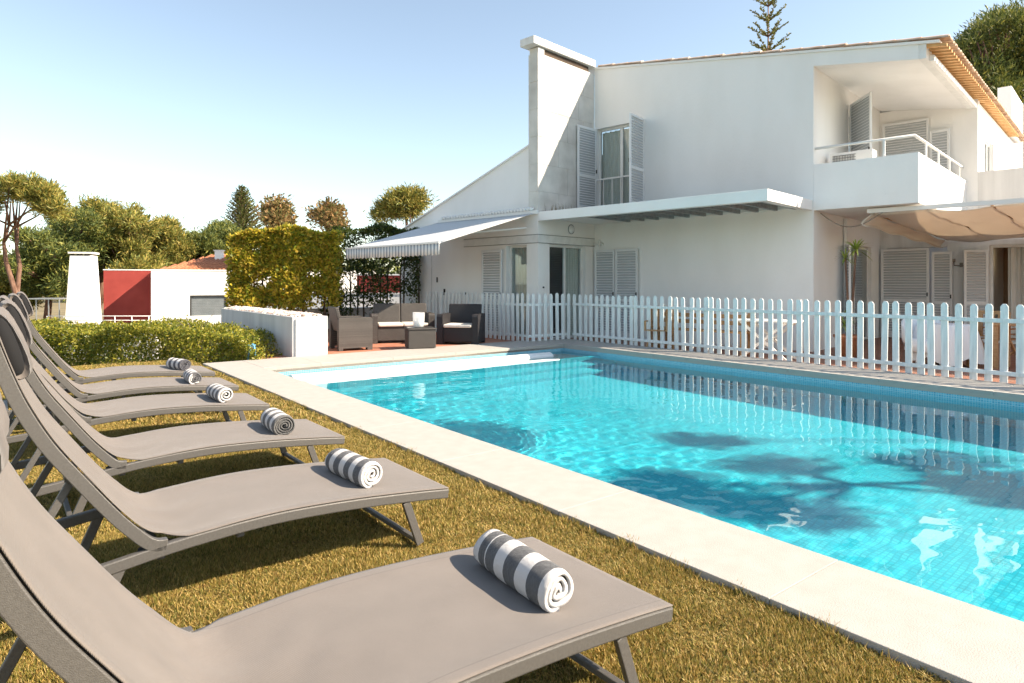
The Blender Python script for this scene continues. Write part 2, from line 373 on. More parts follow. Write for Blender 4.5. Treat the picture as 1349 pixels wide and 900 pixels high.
# water surface with real ripples
def water():
    nx, ny = 250, 520
    X, Y = np.meshgrid(np.linspace(.002, PW-.002, nx), np.linspace(-.002, -PLEN+.002, ny), indexing='ij')
    Z = np.zeros_like(X); r = np.random.default_rng(3)
    for i in range(46):
        lam = .13*(1.1/.13)**(r.random()**1.6); k = 2*math.pi/lam; a = r.random()*2*math.pi
        amp = .00052*lam**.72*(.6+.8*r.random())
        Z += amp*np.sin(k*(X*math.cos(a)+Y*math.sin(a))+r.random()*6.28+.8*np.sin(2.1*X*math.sin(a)+1.7*Y))
    # calmer by the far fence, livelier toward the near edge
    near = np.clip((Y+10.5)/4.5, 0, 1); near = near*near*(3-2*near)
    Z *= (.085+1.0*np.clip(1-(X/5.0), 0, 1)**.9*(.16+.84*near))
    c = G(722, 545, WL); lx = (c-PA).dot(PU); ly = (c-PA).dot(PV)
    rr_ = np.hypot(X-lx, Y-ly); Z += .0022*np.sin(rr_*2*math.pi/.085)*np.exp(-((rr_-.45)/.30)**2)
    Z += WL
    V = np.stack([X, Y, Z], -1).reshape(-1, 3)
    idx = np.arange(nx*ny).reshape(nx, ny)
    F = np.stack([idx[:-1,:-1], idx[:-1,1:], idx[1:,1:], idx[1:,:-1]], -1).reshape(-1, 4)
    me = bpy.data.meshes.new('water'); me.from_pydata(V.tolist(), [], F.tolist()); me.polygons.foreach_set('use_smooth', [True]*len(F))
    m = bpy.data.materials.new('water'); m.use_nodes = True; t = m.node_tree; t.nodes.clear()
    g = t.nodes.new('ShaderNodeBsdfGlass'); g.inputs['IOR'].default_value = 1.333; g.inputs['Roughness'].default_value = 0
    g.inputs['Color'].default_value = (.90,1,1,1)
    o_ = t.nodes.new('ShaderNodeOutputMaterial'); t.links.new(g.outputs[0], o_.inputs[0])
    me.materials.append(m)
    o = bpy.data.objects.new('water', me); col.objects.link(o); at_pool(o); o['kind'] = 'structure'
    # normals up
    if me.polygons[0].normal.z < 0: me.flip_normals()
    try: o.cycles.is_caustics_caster = True
    except Exception as e: print(e)
water()

# ------------------------------------------------------------------ grass blades
def grass():
    out = []
    def scatter(n, x0, x1, y0, y1, hmin, hmax, wd, test):
        p = np.stack([RNG.uniform(x0, x1, n), RNG.uniform(y0, y1, n)], -1)
        p = p[test(p)]
        n = len(p); h = RNG.uniform(hmin, hmax, n); a = RNG.uniform(0, 6.283, n); ln = RNG.uniform(.1, .9, n)*h; h = h*(.75+.35*np.sin(p[:,0]*9+2*np.sin(p[:,1]*7))*np.sin(p[:,1]*11))
        la = RNG.uniform(0, 6.283, n)
        base = np.column_stack([p, np.full(n, -.036)]); side = np.column_stack([np.cos(a), np.sin(a), np.zeros(n)])*wd*.5
        tip = base+np.column_stack([np.cos(la)*ln, np.sin(la)*ln, h])
        out.append(np.stack([base-side, base+side, tip], 1))
    pu, pv = np.array(PU[:2]), np.array(PV[:2]); pa = np.array(PA[:2])
    def loc(p): q = p-pa; return q@pu, q@pv
    def vis(p, mg=.08):
        r = p[:,0]/np.maximum(p[:,1], .1); return (r > -.7935-mg) & (r < .7935+mg)
    def T(dmin, dmax):
        def f(p):
            x, y = loc(p); edge = -.595+.022*np.sin(y*7)+.012*np.sin(y*23+1)
            return (x < edge) & (y < 2.2) & vis(p) & (p[:,1] >= dmin) & (p[:,1] < dmax)
        return f
    scatter(800000, -3.5, 3.0, 1.2, 3.4, .010, .034, .0062, T(1.2, 3.4))
    scatter(520000, -5.0, 1.2, 3.4, 6.0, .012, .034, .0085, T(3.4, 6.0))
    scatter(260000, -9.5, .2, 6.0, 12.5, .022, .045, .013, T(6.0, 12.5))
    def E(p):
        x, y = loc(p); lip = -.60+.035*np.sin(y*5)*np.sin(y*13)+.02*np.sin(y*31)
        return (x < lip) & (x > -.64) & vis(p) & (p[:,1] > 1.2) & (RNG.random(len(p)) < .25+.5*np.sin(y*9)**2)
    scatter(900000, -3.6, 3.0, 1.2, 8, .030, .062, .0065, E)
    V = np.concatenate(out).reshape(-1, 3)
    m = leafmat('grass_blade', [(.06,.07,.014),(.21,.21,.04),(.48,.32,.085),(.66,.48,.20),(.25,.23,.045),(.50,.34,.10),(.11,.13,.024),(.42,.24,.085)], .32, .6)
    o = np_mesh('grass', V, 3, m); tag(o, 'short golden green lawn grass along the pool coping', 'grass', kind='stuff')
    # denser wild tufts on the lip of the coping
grass()

# ------------------------------------------------------------------ the house (local frame: x along facade to the right, y away)
house = root('white_house', H0, HANG, 'two storey white stucco house with balcony, chimney slab and louvred shutters', 'house')
W0, UC, UQ, VB = 2.21, 5.46, 7.29, 6.93
def hb(name, m, *boxes, bevel=0, parent=house):
    b = MB()
    for q in boxes: b.box(*q)
    return b.build(name, m, parent, bevel)
TZ = -.1
# facade wall with openings: list of (x0,x1,z0,z1) holes, wall in plane y in [y0,y1]
def wall_x(name, x0, x1, y0, y1, z0, z1, holes=(), m=None, ztop=None, parent=house):
    xs = sorted({x0, x1, *[h[0] for h in holes], *[h[1] for h in holes]}); b = MB()
    zt = ztop or (lambda x: z1)
    for a, c in zip(xs[:-1], xs[1:]):
        hs = sorted([h for h in holes if h[0] <= a+1e-6 and h[1] >= c-1e-6], key=lambda h: h[2])
        z = z0
        for h in hs:
            if h[2] > z: b.box(a, c, y0, y1, z, h[2])
            z = h[3]
        za, zc = zt(a), zt(c)
        b.add([(a,y0,z),(c,y0,z),(c,y1,z),(a,y1,z),(a,y0,za),(c,y0,zc),(c,y1,zc),(a,y1,za)], [(0,3,2,1),(4,5,6,7),(0,1,5,4),(3,7,6,2),(0,4,7,3),(1,2,6,5)])
    return b.build(name, m or M['wall'], parent)
def wall_y(name, y0, y1, x0, x1, z0, z1, holes=(), m=None, parent=house):
    ys = sorted({y0, y1, *[h[0] for h in holes], *[h[1] for h in holes]}); b = MB()
    for a, c in zip(ys[:-1], ys[1:]):
        z = z0
        for h in sorted([h for h in holes if h[0] <= a+1e-6 and h[1] >= c-1e-6], key=lambda h: h[2]):
            if h[2] > z: b.box(x0, x1, a, c, z, h[2])
            z = h[3]
        b.box(x0, x1, a, c, z, z1)
    return b.build(name, m or M['wall'], parent)
roofz = lambda x: 6.93-.165*x
# main long wall (upper window hole) and its continuation as balcony fascia
wall_x('wall', 0, UC, W0, W0+.25, TZ-.1, 6, [(.06,1.46,3.10,5.27)], ztop=lambda x: roofz(x)-.1)
wall_x('balcony_fascia', UC, UQ, W0, W0+.25, 5, 6, [], ztop=lambda x: roofz(x)-.1)
# rework fascia bottom by cutting: build as its own sloped beam
bpy.data.objects.remove(bpy.data.objects['balcony_fascia'])
fz = lambda x: roofz(x)-.1
MB().add([(UC,W0,fz(UC)-.27),(UQ,W0,fz(UQ)-.27),(UQ,W0+.25,fz(UQ)-.27),(UC,W0+.25,fz(UC)-.27),(UC,W0,fz(UC)),(UQ,W0,fz(UQ)),(UQ,W0+.25,fz(UQ)),(UC,W0+.25,fz(UC))],
   [(0,3,2,1),(4,5,6,7),(0,1,5,4),(3,7,6,2),(0,4,7,3),(1,2,6,5)]).build('balcony_fascia', M['wall'], house)
# side wall to balcony and terrace recess (runs away from us), with upper door + lower door holes
wall_y('side_wall', W0+.25, VB, UC-.25, UC, TZ-.1, 5.72, [(4.1,6.2,TZ,2.15),(4.45,6.2,2.98,5.2)])
# back wall of recess, upper and lower
wall_x('back_wall', UC, 7.5, VB, VB+.25, 2.9, 5.6, [(6.62,6.9,2.98,4.9)])
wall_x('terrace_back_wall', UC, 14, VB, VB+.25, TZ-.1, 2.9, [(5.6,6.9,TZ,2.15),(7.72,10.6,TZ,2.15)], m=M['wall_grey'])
# balcony ceiling
c0, c1 = fz(UC)-.28, fz(UQ)-.28
MB().add([(UC,W0+.25,c0),(UQ+.2,W0+.25,c1),(UQ+.2,VB,c1),(UC,VB,c0),(UC,W0+.25,c0+.1),(UQ+.2,W0+.25,c1+.1),(UQ+.2,VB,c1+.1),(UC,VB,c0+.1)],
   [(0,3,2,1),(4,5,6,7),(0,1,5,4),(3,7,6,2),(0,4,7,3),(1,2,6,5)]).build('balcony_ceiling', M['wall'], house)
# eave beam above the balcony side
hb('eave_beam', M['trim'], (UQ+.002, UQ+.12, W0+.002, 12, fz(UQ)-.275, fz(UQ)+.02))
# balcony slab and parapets
hb('balcony_floor', M['wall'], (UC+.002, UQ, W0+.002, VB, 2.75, 2.95))
hb('balcony_parapet', M['wall'], (UC+.002, UQ, W0+.002, W0+.15, 2.951, 3.67), (UQ-.15, UQ-.002, W0+.15, VB, 2.951, 3.67))
# rear wing
wall_y('wing_wall', VB+.25, 13.8, 7.25, 7.5, TZ-.1, 5.5, [(7.9,9.3,3.55,4.85)])
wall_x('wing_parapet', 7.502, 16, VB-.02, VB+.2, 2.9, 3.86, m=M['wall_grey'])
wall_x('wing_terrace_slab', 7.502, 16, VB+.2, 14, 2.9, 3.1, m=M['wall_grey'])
hb('wing_chimney', M['wall'], (7.0, 7.35, 14.0, 17, 0, 7.45))
hb('rear_wall', M['wall'], (-5.6, 7.25, 13.8, 14.05, TZ, 5.4))
# wing window
def glassmat():
    m = bpy.data.materials.new('clear_window_glass'); m.use_nodes = True; t = m.node_tree; N = t.nodes; N.clear(); L = t.links
    a = N.new('ShaderNodeBsdfTransparent'); a.inputs[0].default_value = (.90,.94,.94,1); g = N.new('ShaderNodeBsdfGlossy'); g.inputs['Roughness'].default_value = .02
    lw = N.new('ShaderNodeLayerWeight'); lw.inputs[0].default_value = .5; pw = N.new('ShaderNodeMath'); pw.operation = 'POWER'; pw.inputs[1].default_value = 4
    ma = N.new('ShaderNodeMath'); ma.operation = 'MULTIPLY_ADD'; ma.inputs[1].default_value = .85; ma.inputs[2].default_value = .07; L.new(lw.outputs['Facing'], pw.inputs[0]); L.new(pw.outputs[0], ma.inputs[0])
    mx = N.new('ShaderNodeMixShader'); o = N.new('ShaderNodeOutputMaterial')
    L.new(ma.outputs[0], mx.inputs[0]); L.new(a.outputs[0], mx.inputs[1]); L.new(g.outputs[0], mx.inputs[2]); L.new(mx.outputs[0], o.inputs[0])
    return m
M['clearglass'] = glassmat()
def window_y(x, y0, y1, z0, z1, name='window', mull=1, curtain=True, out=1):
    b = MB(); t = .06
    b.box(x-.05, x, y0, y0+t, z0, z1); b.box(x-.05, x, y1-t, y1, z0, z1); b.box(x-.05, x, y0+t, y1-t, z1-t, z1); b.box(x-.05, x, y0+t, y1-t, z0, z0+t)
    for k in range(mull):
        m_ = y0+(y1-y0)*(k+1)/(mull+1); b.box(x-.045, x-.002, m_-.035, m_+.035, z0+t, z1-t)
    f = b.build(name, M['trim'], house)
    MB().box(x-.03, x-.022, y0+t, y1-t, z0+t, z1-t).build('pane', M['clearglass'] or M['glass'], f)
    return f
window_y(7.42, 7.9, 9.3, 3.55, 4.85, mull=2)
# chimney slab: concrete courses
def conc_slab():
    b = MB(); g = .006
    zs = [TZ-.1, 2.74]; z = 3.0
    rows = [3.0, 3.45, 4.1, 4.75, 5.4, 6.05, 6.72]
    b.box(-.30, 0, 0, W0-.002, 2.97, 2.999)
    for i, (a, c) in enumerate(zip(rows[:-1], rows[1:])):
        cut = [0, .75+.35*(i%2), 1.55+.2*(i%2), W0-.004]
        for p, q in zip(cut[:-1], cut[1:]): b.box(-.30, 0, p+(g/2 if p else 0), q-(g/2), a+g/2, c-g/2)
    b.box(-.292, -.008, .008, W0-.01, 2.97, 6.72)
    return b.build('chimney', M['conc'], house, .004)
ch = conc_slab()
hb('chimney_cap', M['wall_grey'], (-.39, .05, -.20, W0-.004, 6.88, 7.06), parent=ch, bevel=.01)
hb('chimney_vent', M['dark'], (-.24, -.04, .25, W0-.2, 6.722, 6.858), parent=ch)
hb('chimney_neck', M['conc'], (-.28, -.01, .02, .24, 6.722, 6.858), parent=ch)
# lower storey block to the left of and below the chimney
wall_x('lower_wall', -4.48, 0, 0, .3, TZ-.1, 2.95, [(-1.05,-.36,TZ,2.2)])
hb('lower_wall_band', M['trim'], (-2.6, .012, -.012, -.001, 2.24, 2.42))
wall_y('lower_side_wall', .302, W0-.002, -.3, 0, TZ-.1, 2.95, [(.42,1.82,TZ,2.22)])
hb('lower_side_band', M['trim'], (.001, .012, -.012, W0-.01, 2.24, 2.42))
hb('wall_groove', M['groove'], (-2.6,.014,-.0145,-.0125,2.225,2.239), (-2.6,.014,-.0145,-.0125,2.421,2.435), (.0125,.0145,-.0145,W0-.01,2.225,2.239), (.0125,.0145,-.0145,W0-.01,2.421,2.435), (-3.95,-3.94,-.004,-.0005,TZ,2.9))
hb('drain_spout', M['trim'], (.013, .30, W0-.10, W0-.002, 2.26, 2.30), (.2, .24, W0-.12, W0-.1, 2.2, 2.4))
hb('lower_roof', M['wall_grey'], (-4.48, 0, .302, 3, 2.80, 2.949))
# gable wall of the low pitched left wing
gz = lambda x: 4.74+.342*(x+.30)
MB().add([(-5.85,.36,TZ),(-.302,.36,TZ),(-.302,.36,4.74),(-5.85,.36,gz(-5.85)),(-5.85,.6,TZ),(-.302,.6,TZ),(-.302,.6,4.74),(-5.85,.6,gz(-5.85))],
   [(0,1,2,3),(7,6,5,4),(0,3,7,4),(1,5,6,2),(3,2,6,7),(0,4,5,1)]).build('gable_wall', M['wall'], house)
# roofs -------------------------------------------------------------
def roof():
    b = MB()
    # main roof plate
    x0, x1 = -.35, 7.62; y0, y1 = W0-.04, 13.9
    z0, z1 = roofz(x0)-.1, roofz(x1)-.1
    b.add([(x0,y0,z0),(x1,y0,z1),(x1,y1,z1),(x0,y1,z0),(x0,y0,z0+.05),(x1,y0,z1+.05),(x1,y1,z1+.05),(x0,y1,z0+.05)], [(0,3,2,1),(4,5,6,7),(0,1,5,4),(3,7,6,2),(0,4,7,3),(1,2,6,5)])
    o = b.build('roof', M['wall'], house)
    # rows of barrel tiles running down the slope; every tile slightly uneven
    t = MB(); y = y0-.02; i = 0
    while y < y1:
        for seg in range(1 if y > y0+.1 else 18):
            if y > y0+.1: xa, xb = x1-1.2, x1+.14
            else: xa = x0+.5+seg*(x1+.1-x0-.5)/18; xb = xa+(x1+.1-x0-.5)/18+.04
            n = 6; dz = random.uniform(-.006, .012); vs = []
            for x, lift in ((xa, .0), (xb, .018)):
                for k in range(n+1):
                    a = math.pi*k/n; rr = .10; th = .014
                    vs.append((x, y+.1-rr*math.cos(a), roofz(x)-.045+dz+lift+rr*.62*math.sin(a)))
                for k in range(n+1):
                    a = math.pi*k/n; rr = .086
                    vs.append((x, y+.1-rr*math.cos(a), roofz(x)-.052+dz+lift+rr*.55*math.sin(a)))
            m_ = n+1; fs = []
            for k in range(n):
                fs += [(k, k+1, 2*m_+k+1, 2*m_+k), (m_+k+1, m_+k, 3*m_+k, 3*m_+k+1), (2*m_+k, 2*m_+k+1, 3*m_+k+1, 3*m_+k), (k+1, k, m_+k, m_+k+1)]
            t.add(vs, fs, False)
        y += .215; i += 1
    t.build('roof_tiles', M['tilepale'], o)
    # rafter tails under the eave
    r = MB(); y = y0+.05
    while y < 12.2:
        r.add([(6.0,y,roofz(6.0)-.19),(7.72,y,roofz(7.72)-.155),(7.72,y+.09,roofz(7.72)-.155),(6.0,y+.09,roofz(6.0)-.19),
               (6.0,y,roofz(6.0)-.105),(7.72,y,roofz(7.72)-.105),(7.72,y+.09,roofz(7.72)-.105),(6.0,y+.09,roofz(6.0)-.105)], [(0,3,2,1),(4,5,6,7),(0,1,5,4),(3,7,6,2),(0,4,7,3),(1,2,6,5)])
        y += .215
    r.build('rafter_tails', M['rafter'], o)
    # left wing roof
    g = MB(); xa, xb = -6.0, -.31
    g.add([(xa,.3,gz(xa)),(xb,.3,gz(xb)),(xb,9,gz(xb)),(xa,9,gz(xa)),(xa,.3,gz(xa)+.035),(xb,.3,gz(xb)+.035),(xb,9,gz(xb)+.035),(xa,9,gz(xa)+.035)], [(0,3,2,1),(4,5,6,7),(0,1,5,4),(3,7,6,2),(0,4,7,3),(1,2,6,5)])
    g.build('left_roof', M['wall'], house)
roof()
hb('wing_left_end_wall', M['wall'], (-5.6, -5.4, .6, 9, TZ, 2.85))
# pergola slab with slats
def pergola():
    b = MB(); z0, z1 = 2.75, 2.96
    b.box(0.004, 5.44, 0, .16, z0, z1); b.box(5.28, 5.44, .16, W0-.002, z0, z1); b.box(.004, 1.1, .16, W0-.002, z0+.05, z1-.002)
    b.box(1.1, 5.28, W0-.12, W0-.003, z0+.05, z1-.01)
    p = b.build('pergola', M['wall'], house, .006)
    s = MB(); x = 1.16
    while x < 5.25:
        s.box(x-.03, x+.03, .161, W0-.125, z0+.03, z1-.035); x += .40
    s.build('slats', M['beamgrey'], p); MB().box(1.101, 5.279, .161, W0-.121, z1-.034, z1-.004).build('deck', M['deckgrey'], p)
    # weeds growing on the slab by the chimney
pergola()
# louvred leaf: local x along width, z up, origin at hinge bottom
def leaf(w_, h_, name='shutter', m=None, n=None, mid=.42, parent=house, loc=(0,0,0), rz=0):
    b = MB(); t = .055; d = .02
    b.box(0, t, -d, d, 0, h_); b.box(w_-t, w_, -d, d, 0, h_); b.box(t, w_-t, -d, d, 0, .12); b.box(t, w_-t, -d, d, h_-.06, h_); b.box(t, w_-t, -d, d, h_*mid-.04, h_*mid+.04)
    o = b.build(name, m or M['shutter'], parent, .003); o.location = loc; o.rotation_euler = (0,0,rz)
    s = MB(); bk_ = MB()
    for a, c in ((.12, h_*mid-.04), (h_*mid+.04, h_-.06)):
        k = max(2, int((c-a)/.062)); st = (c-a)/k
        for i in range(k):
            z = a+st*(i+.5); s.obox((w_/2, 0, z), (w_/2-t, 0, 0), (0, .017, .017), (0, -.0022, .0022))
        bk_.box(t, w_-t, -.001, .001, a, c)
    s.build('louvres', m or M['shutter'], o); bk_.build('gap_shade', M['louvreshade'], o)  # thin grey sheet painted as the shade between the louvres
    k = MB(); k.box(w_-t+.01, w_-.02, -d-.02, -d, h_*.47, h_*.47+.09); k.build('latch', M['black'], o)
    return o
SB = TZ+.03
# lower left window with one leaf folded on the wall
leaf(.72, 2.18, loc=(-1.86,-.06,SB))
# lower side: two leaves on long wall
leaf(.62, 2.2, loc=(.06, W0-.06, SB)); leaf(.66, 2.2, loc=(.70, W0-.06, SB))
# french window frames (x-plane and y-plane)
def french_x(x0, x1, y, z0, z1, name='window', bars=1):
    b = MB(); t = .055
    b.box(x0, x0+t, y, y+.06, z0, z1); b.box(x1-t, x1, y, y+.06, z0, z1); b.box(x0+t, x1-t, y, y+.06, z1-t, z1); b.box(x0+t, x1-t, y, y+.06, z0, z0+t)
    for k in range(bars):
        m_ = x0+(x1-x0)*(k+1)/(bars+1); b.box(m_-.04, m_+.04, y+.005, y+.055, z0+t, z1-t)
    f = b.build(name, M['trim'], house)
    return f
def pane_box(par, *q): return MB().box(*q).build('pane', M['clearglass'], par)
def drape(par, axis, a0, a1, c, z0, z1, n=40, amp=.035, m='curtain', gather=0):
    b = MB(); vs = []
    for k in range(n+1):
        t = k/n; p = a0+(a1-a0)*t; off = amp*math.sin(t*n*.9)+.5*amp*math.sin(t*31+1)
        for z, g in ((z0, gather), (z1, 0)):
            pp = p+(a0-p)*g; vs.append((pp, c+off, z) if axis == 'x' else (c+off, pp, z))
    b.add(vs, [(2*k, 2*k+2, 2*k+3, 2*k+1) for k in range(n)], True)
    return b.build('curtain', M[m], par)
# lower left window
f = french_x(-1.05, -.36, .14, TZ, 2.2, bars=0); pane_box(f, -.995, -.415, .165, .172, TZ+.055, 2.145)
drape(f, 'x', -.95, -.42, .32, TZ, 2.15, gather=.0)
# lower side window
f = window_y(-.1, .42, 1.82, TZ, 2.22, mull=1)
drape(f, 'y', 1.25, 1.8, -.20, TZ, 2.2, amp=.02)
# upper window (long wall)
f = french_x(.06, 1.46, W0+.12, 3.10, 5.27, bars=1); pane_box(f, .115, 1.405, W0+.145, W0+.152, 3.155, 5.215)
drape(f, 'x', .08, .95, W0+.24, 3.1, 5.2, gather=.05, amp=.03); drape(f, 'x', 1.15, 1.44, W0+.24, 3.1, 5.2, gather=.1, amp=.02)
hb('window_railing', M['metalwhite'], (.06,1.46,W0-.02,W0+.01,3.93,3.97), *[(x,x+.025,W0-.012,W0+.002,3.1,3.93) for x in (.28,.55,.82,1.09,1.34)])
leaf(.76, 2.16, loc=(.055, W0-.77, 3.10), rz=R(90)-.02)      # folded on the chimney
leaf(.78, 2.18, loc=(1.50, W0-.02, 3.10), rz=R(-81.5-180+180))
# rooms behind the windows
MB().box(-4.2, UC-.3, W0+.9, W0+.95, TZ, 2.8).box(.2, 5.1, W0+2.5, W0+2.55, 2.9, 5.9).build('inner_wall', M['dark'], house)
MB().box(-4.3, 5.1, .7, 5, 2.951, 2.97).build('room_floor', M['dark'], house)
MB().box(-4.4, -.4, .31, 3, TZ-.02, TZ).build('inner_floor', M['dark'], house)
# round wall lamp
def wall_lamp():
    b = MB(); prof = [(0,.06),(.05,.058),(.085,.04),(.105,.01),(.105,0)]
    b.lathe(prof, 24); o = b.build('wall_lamp', M['shutter'], house); MB().lathe([(.106,0),(.106,.016),(.122,.016),(.122,0)], 28).build('rim', M['beamgrey'], o); o.location = (.001, 1.24, 2.62); o.rotation_euler = (0, R(90), 0)
wall_lamp()
# balcony rail
def rail():
    b = MB(); z = 4.0; x1 = UQ-.08; y0 = W0+.08
    b.tube([(UC+.01, y0, z), (x1, y0, z), (x1, VB-.02, z)], .028, 8)
    for x in (UC+1.25,): b.box(x-.02, x+.02, y0-.015, y0+.015, 3.671, z)
    y = y0+.9
    while y < VB: b.box(x1-.015, x1+.015, y-.02, y+.02, 3.671, z); y += 1.1
    b.build('balcony_railing', M['metalwhite'], house)
rail()
# balcony shutters
leaf(1.02, 2.35, loc=(UC+.03, 4.45, 2.96), rz=math.atan2(-.8, .64))
leaf(1.0, 2.32, loc=(UC+.08, VB-.06, 2.96)); leaf(.42, 1.98, loc=(6.56, VB-.10, 2.96), rz=R(-6))
f = window_y(UC-.08, 4.45, 6.2, 2.98, 5.2, mull=1)
f = window_y(UC-.08, 4.1, 6.2, TZ, 2.15, mull=1); drape(f, 'y', 4.4, 5.4, UC-.3, TZ, 2.1)
# terrace shutters
leaf(1.05, 2.2, loc=(5.52, VB-.12, SB), rz=R(-4)); leaf(.42, 2.1, loc=(6.6, VB-.08, SB), rz=0)
leaf(.5, 2.12, loc=(7.70, VB-.04, SB), rz=R(-148))
# louvre leaf beside the side door
leaf(.5, 2.2, loc=(UC+.02, 4.1, SB), rz=R(-62))
# dining room beyond the opening
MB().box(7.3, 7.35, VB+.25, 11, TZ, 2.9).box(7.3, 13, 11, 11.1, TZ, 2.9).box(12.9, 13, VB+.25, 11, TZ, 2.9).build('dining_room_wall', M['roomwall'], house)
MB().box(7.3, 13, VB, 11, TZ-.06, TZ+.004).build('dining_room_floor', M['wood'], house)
f = french_x(7.72, 10.6, VB+.1, TZ, 2.15, bars=0)
drape(f, 'x', 8.02, 8.42, VB+.32, TZ, 2.12, n=26, amp=.045)
b = MB().box(9.0, 9.06, 10.93, 10.98, 0, 2.0).box(9.9, 9.96, 10.93, 10.98, 0, 2.0)
for k in range(7): b.box(9.0, 9.96, 10.93, 10.98, .2+.28*k, .23+.28*k)
b.build('room_shelves', M['wood'], house)
# wall sconce on the back wall
def sconce():
    b = MB(); y = VB-.02; x = 7.18; z = 1.72
    b.box(x-.03, x+.03, y, y+.02, z-.06, z+.04); b.tube([(x-.14,y-.05,z+.06),(x-.13,y-.05,z-.02),(x,y-.02,z-.03),(x+.13,y-.05,z-.02),(x+.14,y-.05,z+.06)], .012, 6)
    b.lathe([(0,z+.06),(.03,z+.06),(.035,z+.13)], 10, (x-.14,y-.05)).lathe([(0,z+.06),(.03,z+.06),(.035,z+.13)], 10, (x+.14,y-.05))
    b.build('wall_sconce', M['ropem'], house)
sconce()
# small lit lamp in the dining room
em = bpy.data.materials.new('lamp_glow'); em.use_nodes = True; em.node_tree.nodes['Principled BSDF'].inputs['Emission Color'].default_value = (1,.75,.4,1); em.node_tree.nodes['Principled BSDF'].inputs['Emission Strength'].default_value = 6
lo_ = MB().lathe([(0.001,-.05),(.04,-.03),(.05,0),(.04,.03),(.001,.05)], 10).build('room_lamp', em, house, loc=(7.86, 9.2, 1.9))
MB().tube([(7.86,9.2,1.95),(7.86,9.2,2.85)], .006, 6).build('lamp_cord', M['ropem'], lo_, loc=(-7.86,-9.2,-1.9))
MB().box(7.3, 13, VB+.25, 11, 2.86, 2.899).build('dining_room_ceiling', M['roomwall'], house)
# drooping cable under the balcony
pts = [HL(UC+.02+ t*1.15, W0+.35, 2.72-.32*math.sin(math.pi*t)*(1-.2*t)-.06*t) for t in [i/14 for i in range(15)]]
inv = Matrix.Translation(H0) @ Matrix.Rotation(HANG, 4, 'Z'); inv = inv.inverted()
MB().tube([inv @ p for p in pts], .011, 6).build('hanging_cable', M['ropem'], house)
hb('downpipe', M['metalwhite'], (UC+.02, UC+.09, 4.02, 4.09, TZ, 2.7))
# house number plates / sockets on walls
hb('wall_socket', M['black'], (.001,.02,.17,.21,1.16,1.2)); hb('wall_hook', M['black'], (-3.72,-3.68,-.02,-.001,1.30,1.44), (-3.42,-3.36,-.02,-.001,.95,1.12), (-2.55,-2.51,-.02,-.001,.98,1.03))

# ------------------------------------------------------------------ awning (part of the house)
def awning():
    b = MB(); nU, nV = 60, 10; ua, ub = -3.6, -.08
    m = bpy.data.materials.new('striped_awning_cloth'); m.use_nodes = True; t = m.node_tree; N = t.nodes; L = t.links
    p = N['Principled BSDF']; p.inputs['Roughness'].default_value = .85
    tc = N.new('ShaderNodeTexCoord'); sp = N.new('ShaderNodeSeparateXYZ'); L.new(tc.outputs['Object'], sp.inputs[0])
    mu = N.new('ShaderNodeMath'); mu.operation = 'MULTIPLY'; mu.inputs[1].default_value = 9.0; L.new(sp.outputs['X'], mu.inputs[0])
    fr = N.new('ShaderNodeMath'); fr.operation = 'FRACT'; L.new(mu.outputs[0], fr.inputs[0])
    cr = N.new('ShaderNodeValToRGB'); cr.color_ramp.interpolation = 'CONSTANT'; cr.color_ramp.elements[0].color = (.80,.80,.78,1); cr.color_ramp.elements[1].position = .62; cr.color_ramp.elements[1].color = (.34,.38,.43,1)
    L.new(fr.outputs[0], cr.inputs[0]); L.new(cr.outputs[0], p.inputs['Base Color'])
    tr = N.new('ShaderNodeBsdfTranslucent'); L.new(cr.outputs[0], tr.inputs[0]); mx = N.new('ShaderNodeMixShader'); mx.inputs[0].default_value = .2
    L.new(p.outputs[0], mx.inputs[1]); L.new(tr.outputs[0], mx.inputs[2]); L.new(mx.outputs[0], N['Material Output'].inputs[0])
    vs = []
    for i in range(nU+1):
        for j in range(nV+1):
            s = j/nV; u = ua+(ub-ua)*i/nU
            vs.append((u, -.03-2.88*s, 2.93-.83*s-.05*math.sin(math.pi*s)*math.sin(math.pi*i/nU)))
    b.add(vs, [(i*(nV+1)+j, (i+1)*(nV+1)+j, (i+1)*(nV+1)+j+1, i*(nV+1)+j+1) for i in range(nU) for j in range(nV)], True)
    o = b.build('awning', m, house); md = o.modifiers.new('s', 'SOLIDIFY'); md.thickness = .006
    v = MB(); n = 160; vs = []
    for i in range(n+1):
        u = ua+(ub-ua)*i/n; y = -2.93+.008*math.sin(i*.9)
        vs += [(u, -2.93, 2.095), (u, y, 2.095-.235+.012*math.cos(i*2*math.pi*22/n))]
    v.add(vs, [(2*i, 2*i+1, 2*i+3, 2*i+2) for i in range(n)], True); q = v.build('valance', m, o); md = q.modifiers.new('s', 'SOLIDIFY'); md.thickness = .004
    MB().box(ua, ub, -2.945, -2.90, 2.096, 2.13).box(ua, ub+.1, -.06, -.001, 2.91, 3.0).build('awning_bar', M['metalwhite'], o)
    a = MB(); a.bar((ua+.25,-.05,2.6),(ua+.9,-1.5,2.42),.05,.03).bar((ua+.9,-1.5,2.42),(ua+.3,-2.9,2.08),.05,.03).bar((ub-.25,-.05,2.6),(ub-.9,-1.5,2.42),.05,.03).bar((ub-.9,-1.5,2.42),(ub-.3,-2.9,2.08),.05,.03)
    a.build('awning_arm', M['metalwhite'], o)
    # row of curled roof-edge tiles above the awning
    t2 = MB(); u = ua+.2
    while u < ub:
        t2.tube([(u,-.10,3.03),(u,.05,3.06)], .04, 8); u += .105
    t2.build('awning_tile_edge', M['trim'], o)
awning()

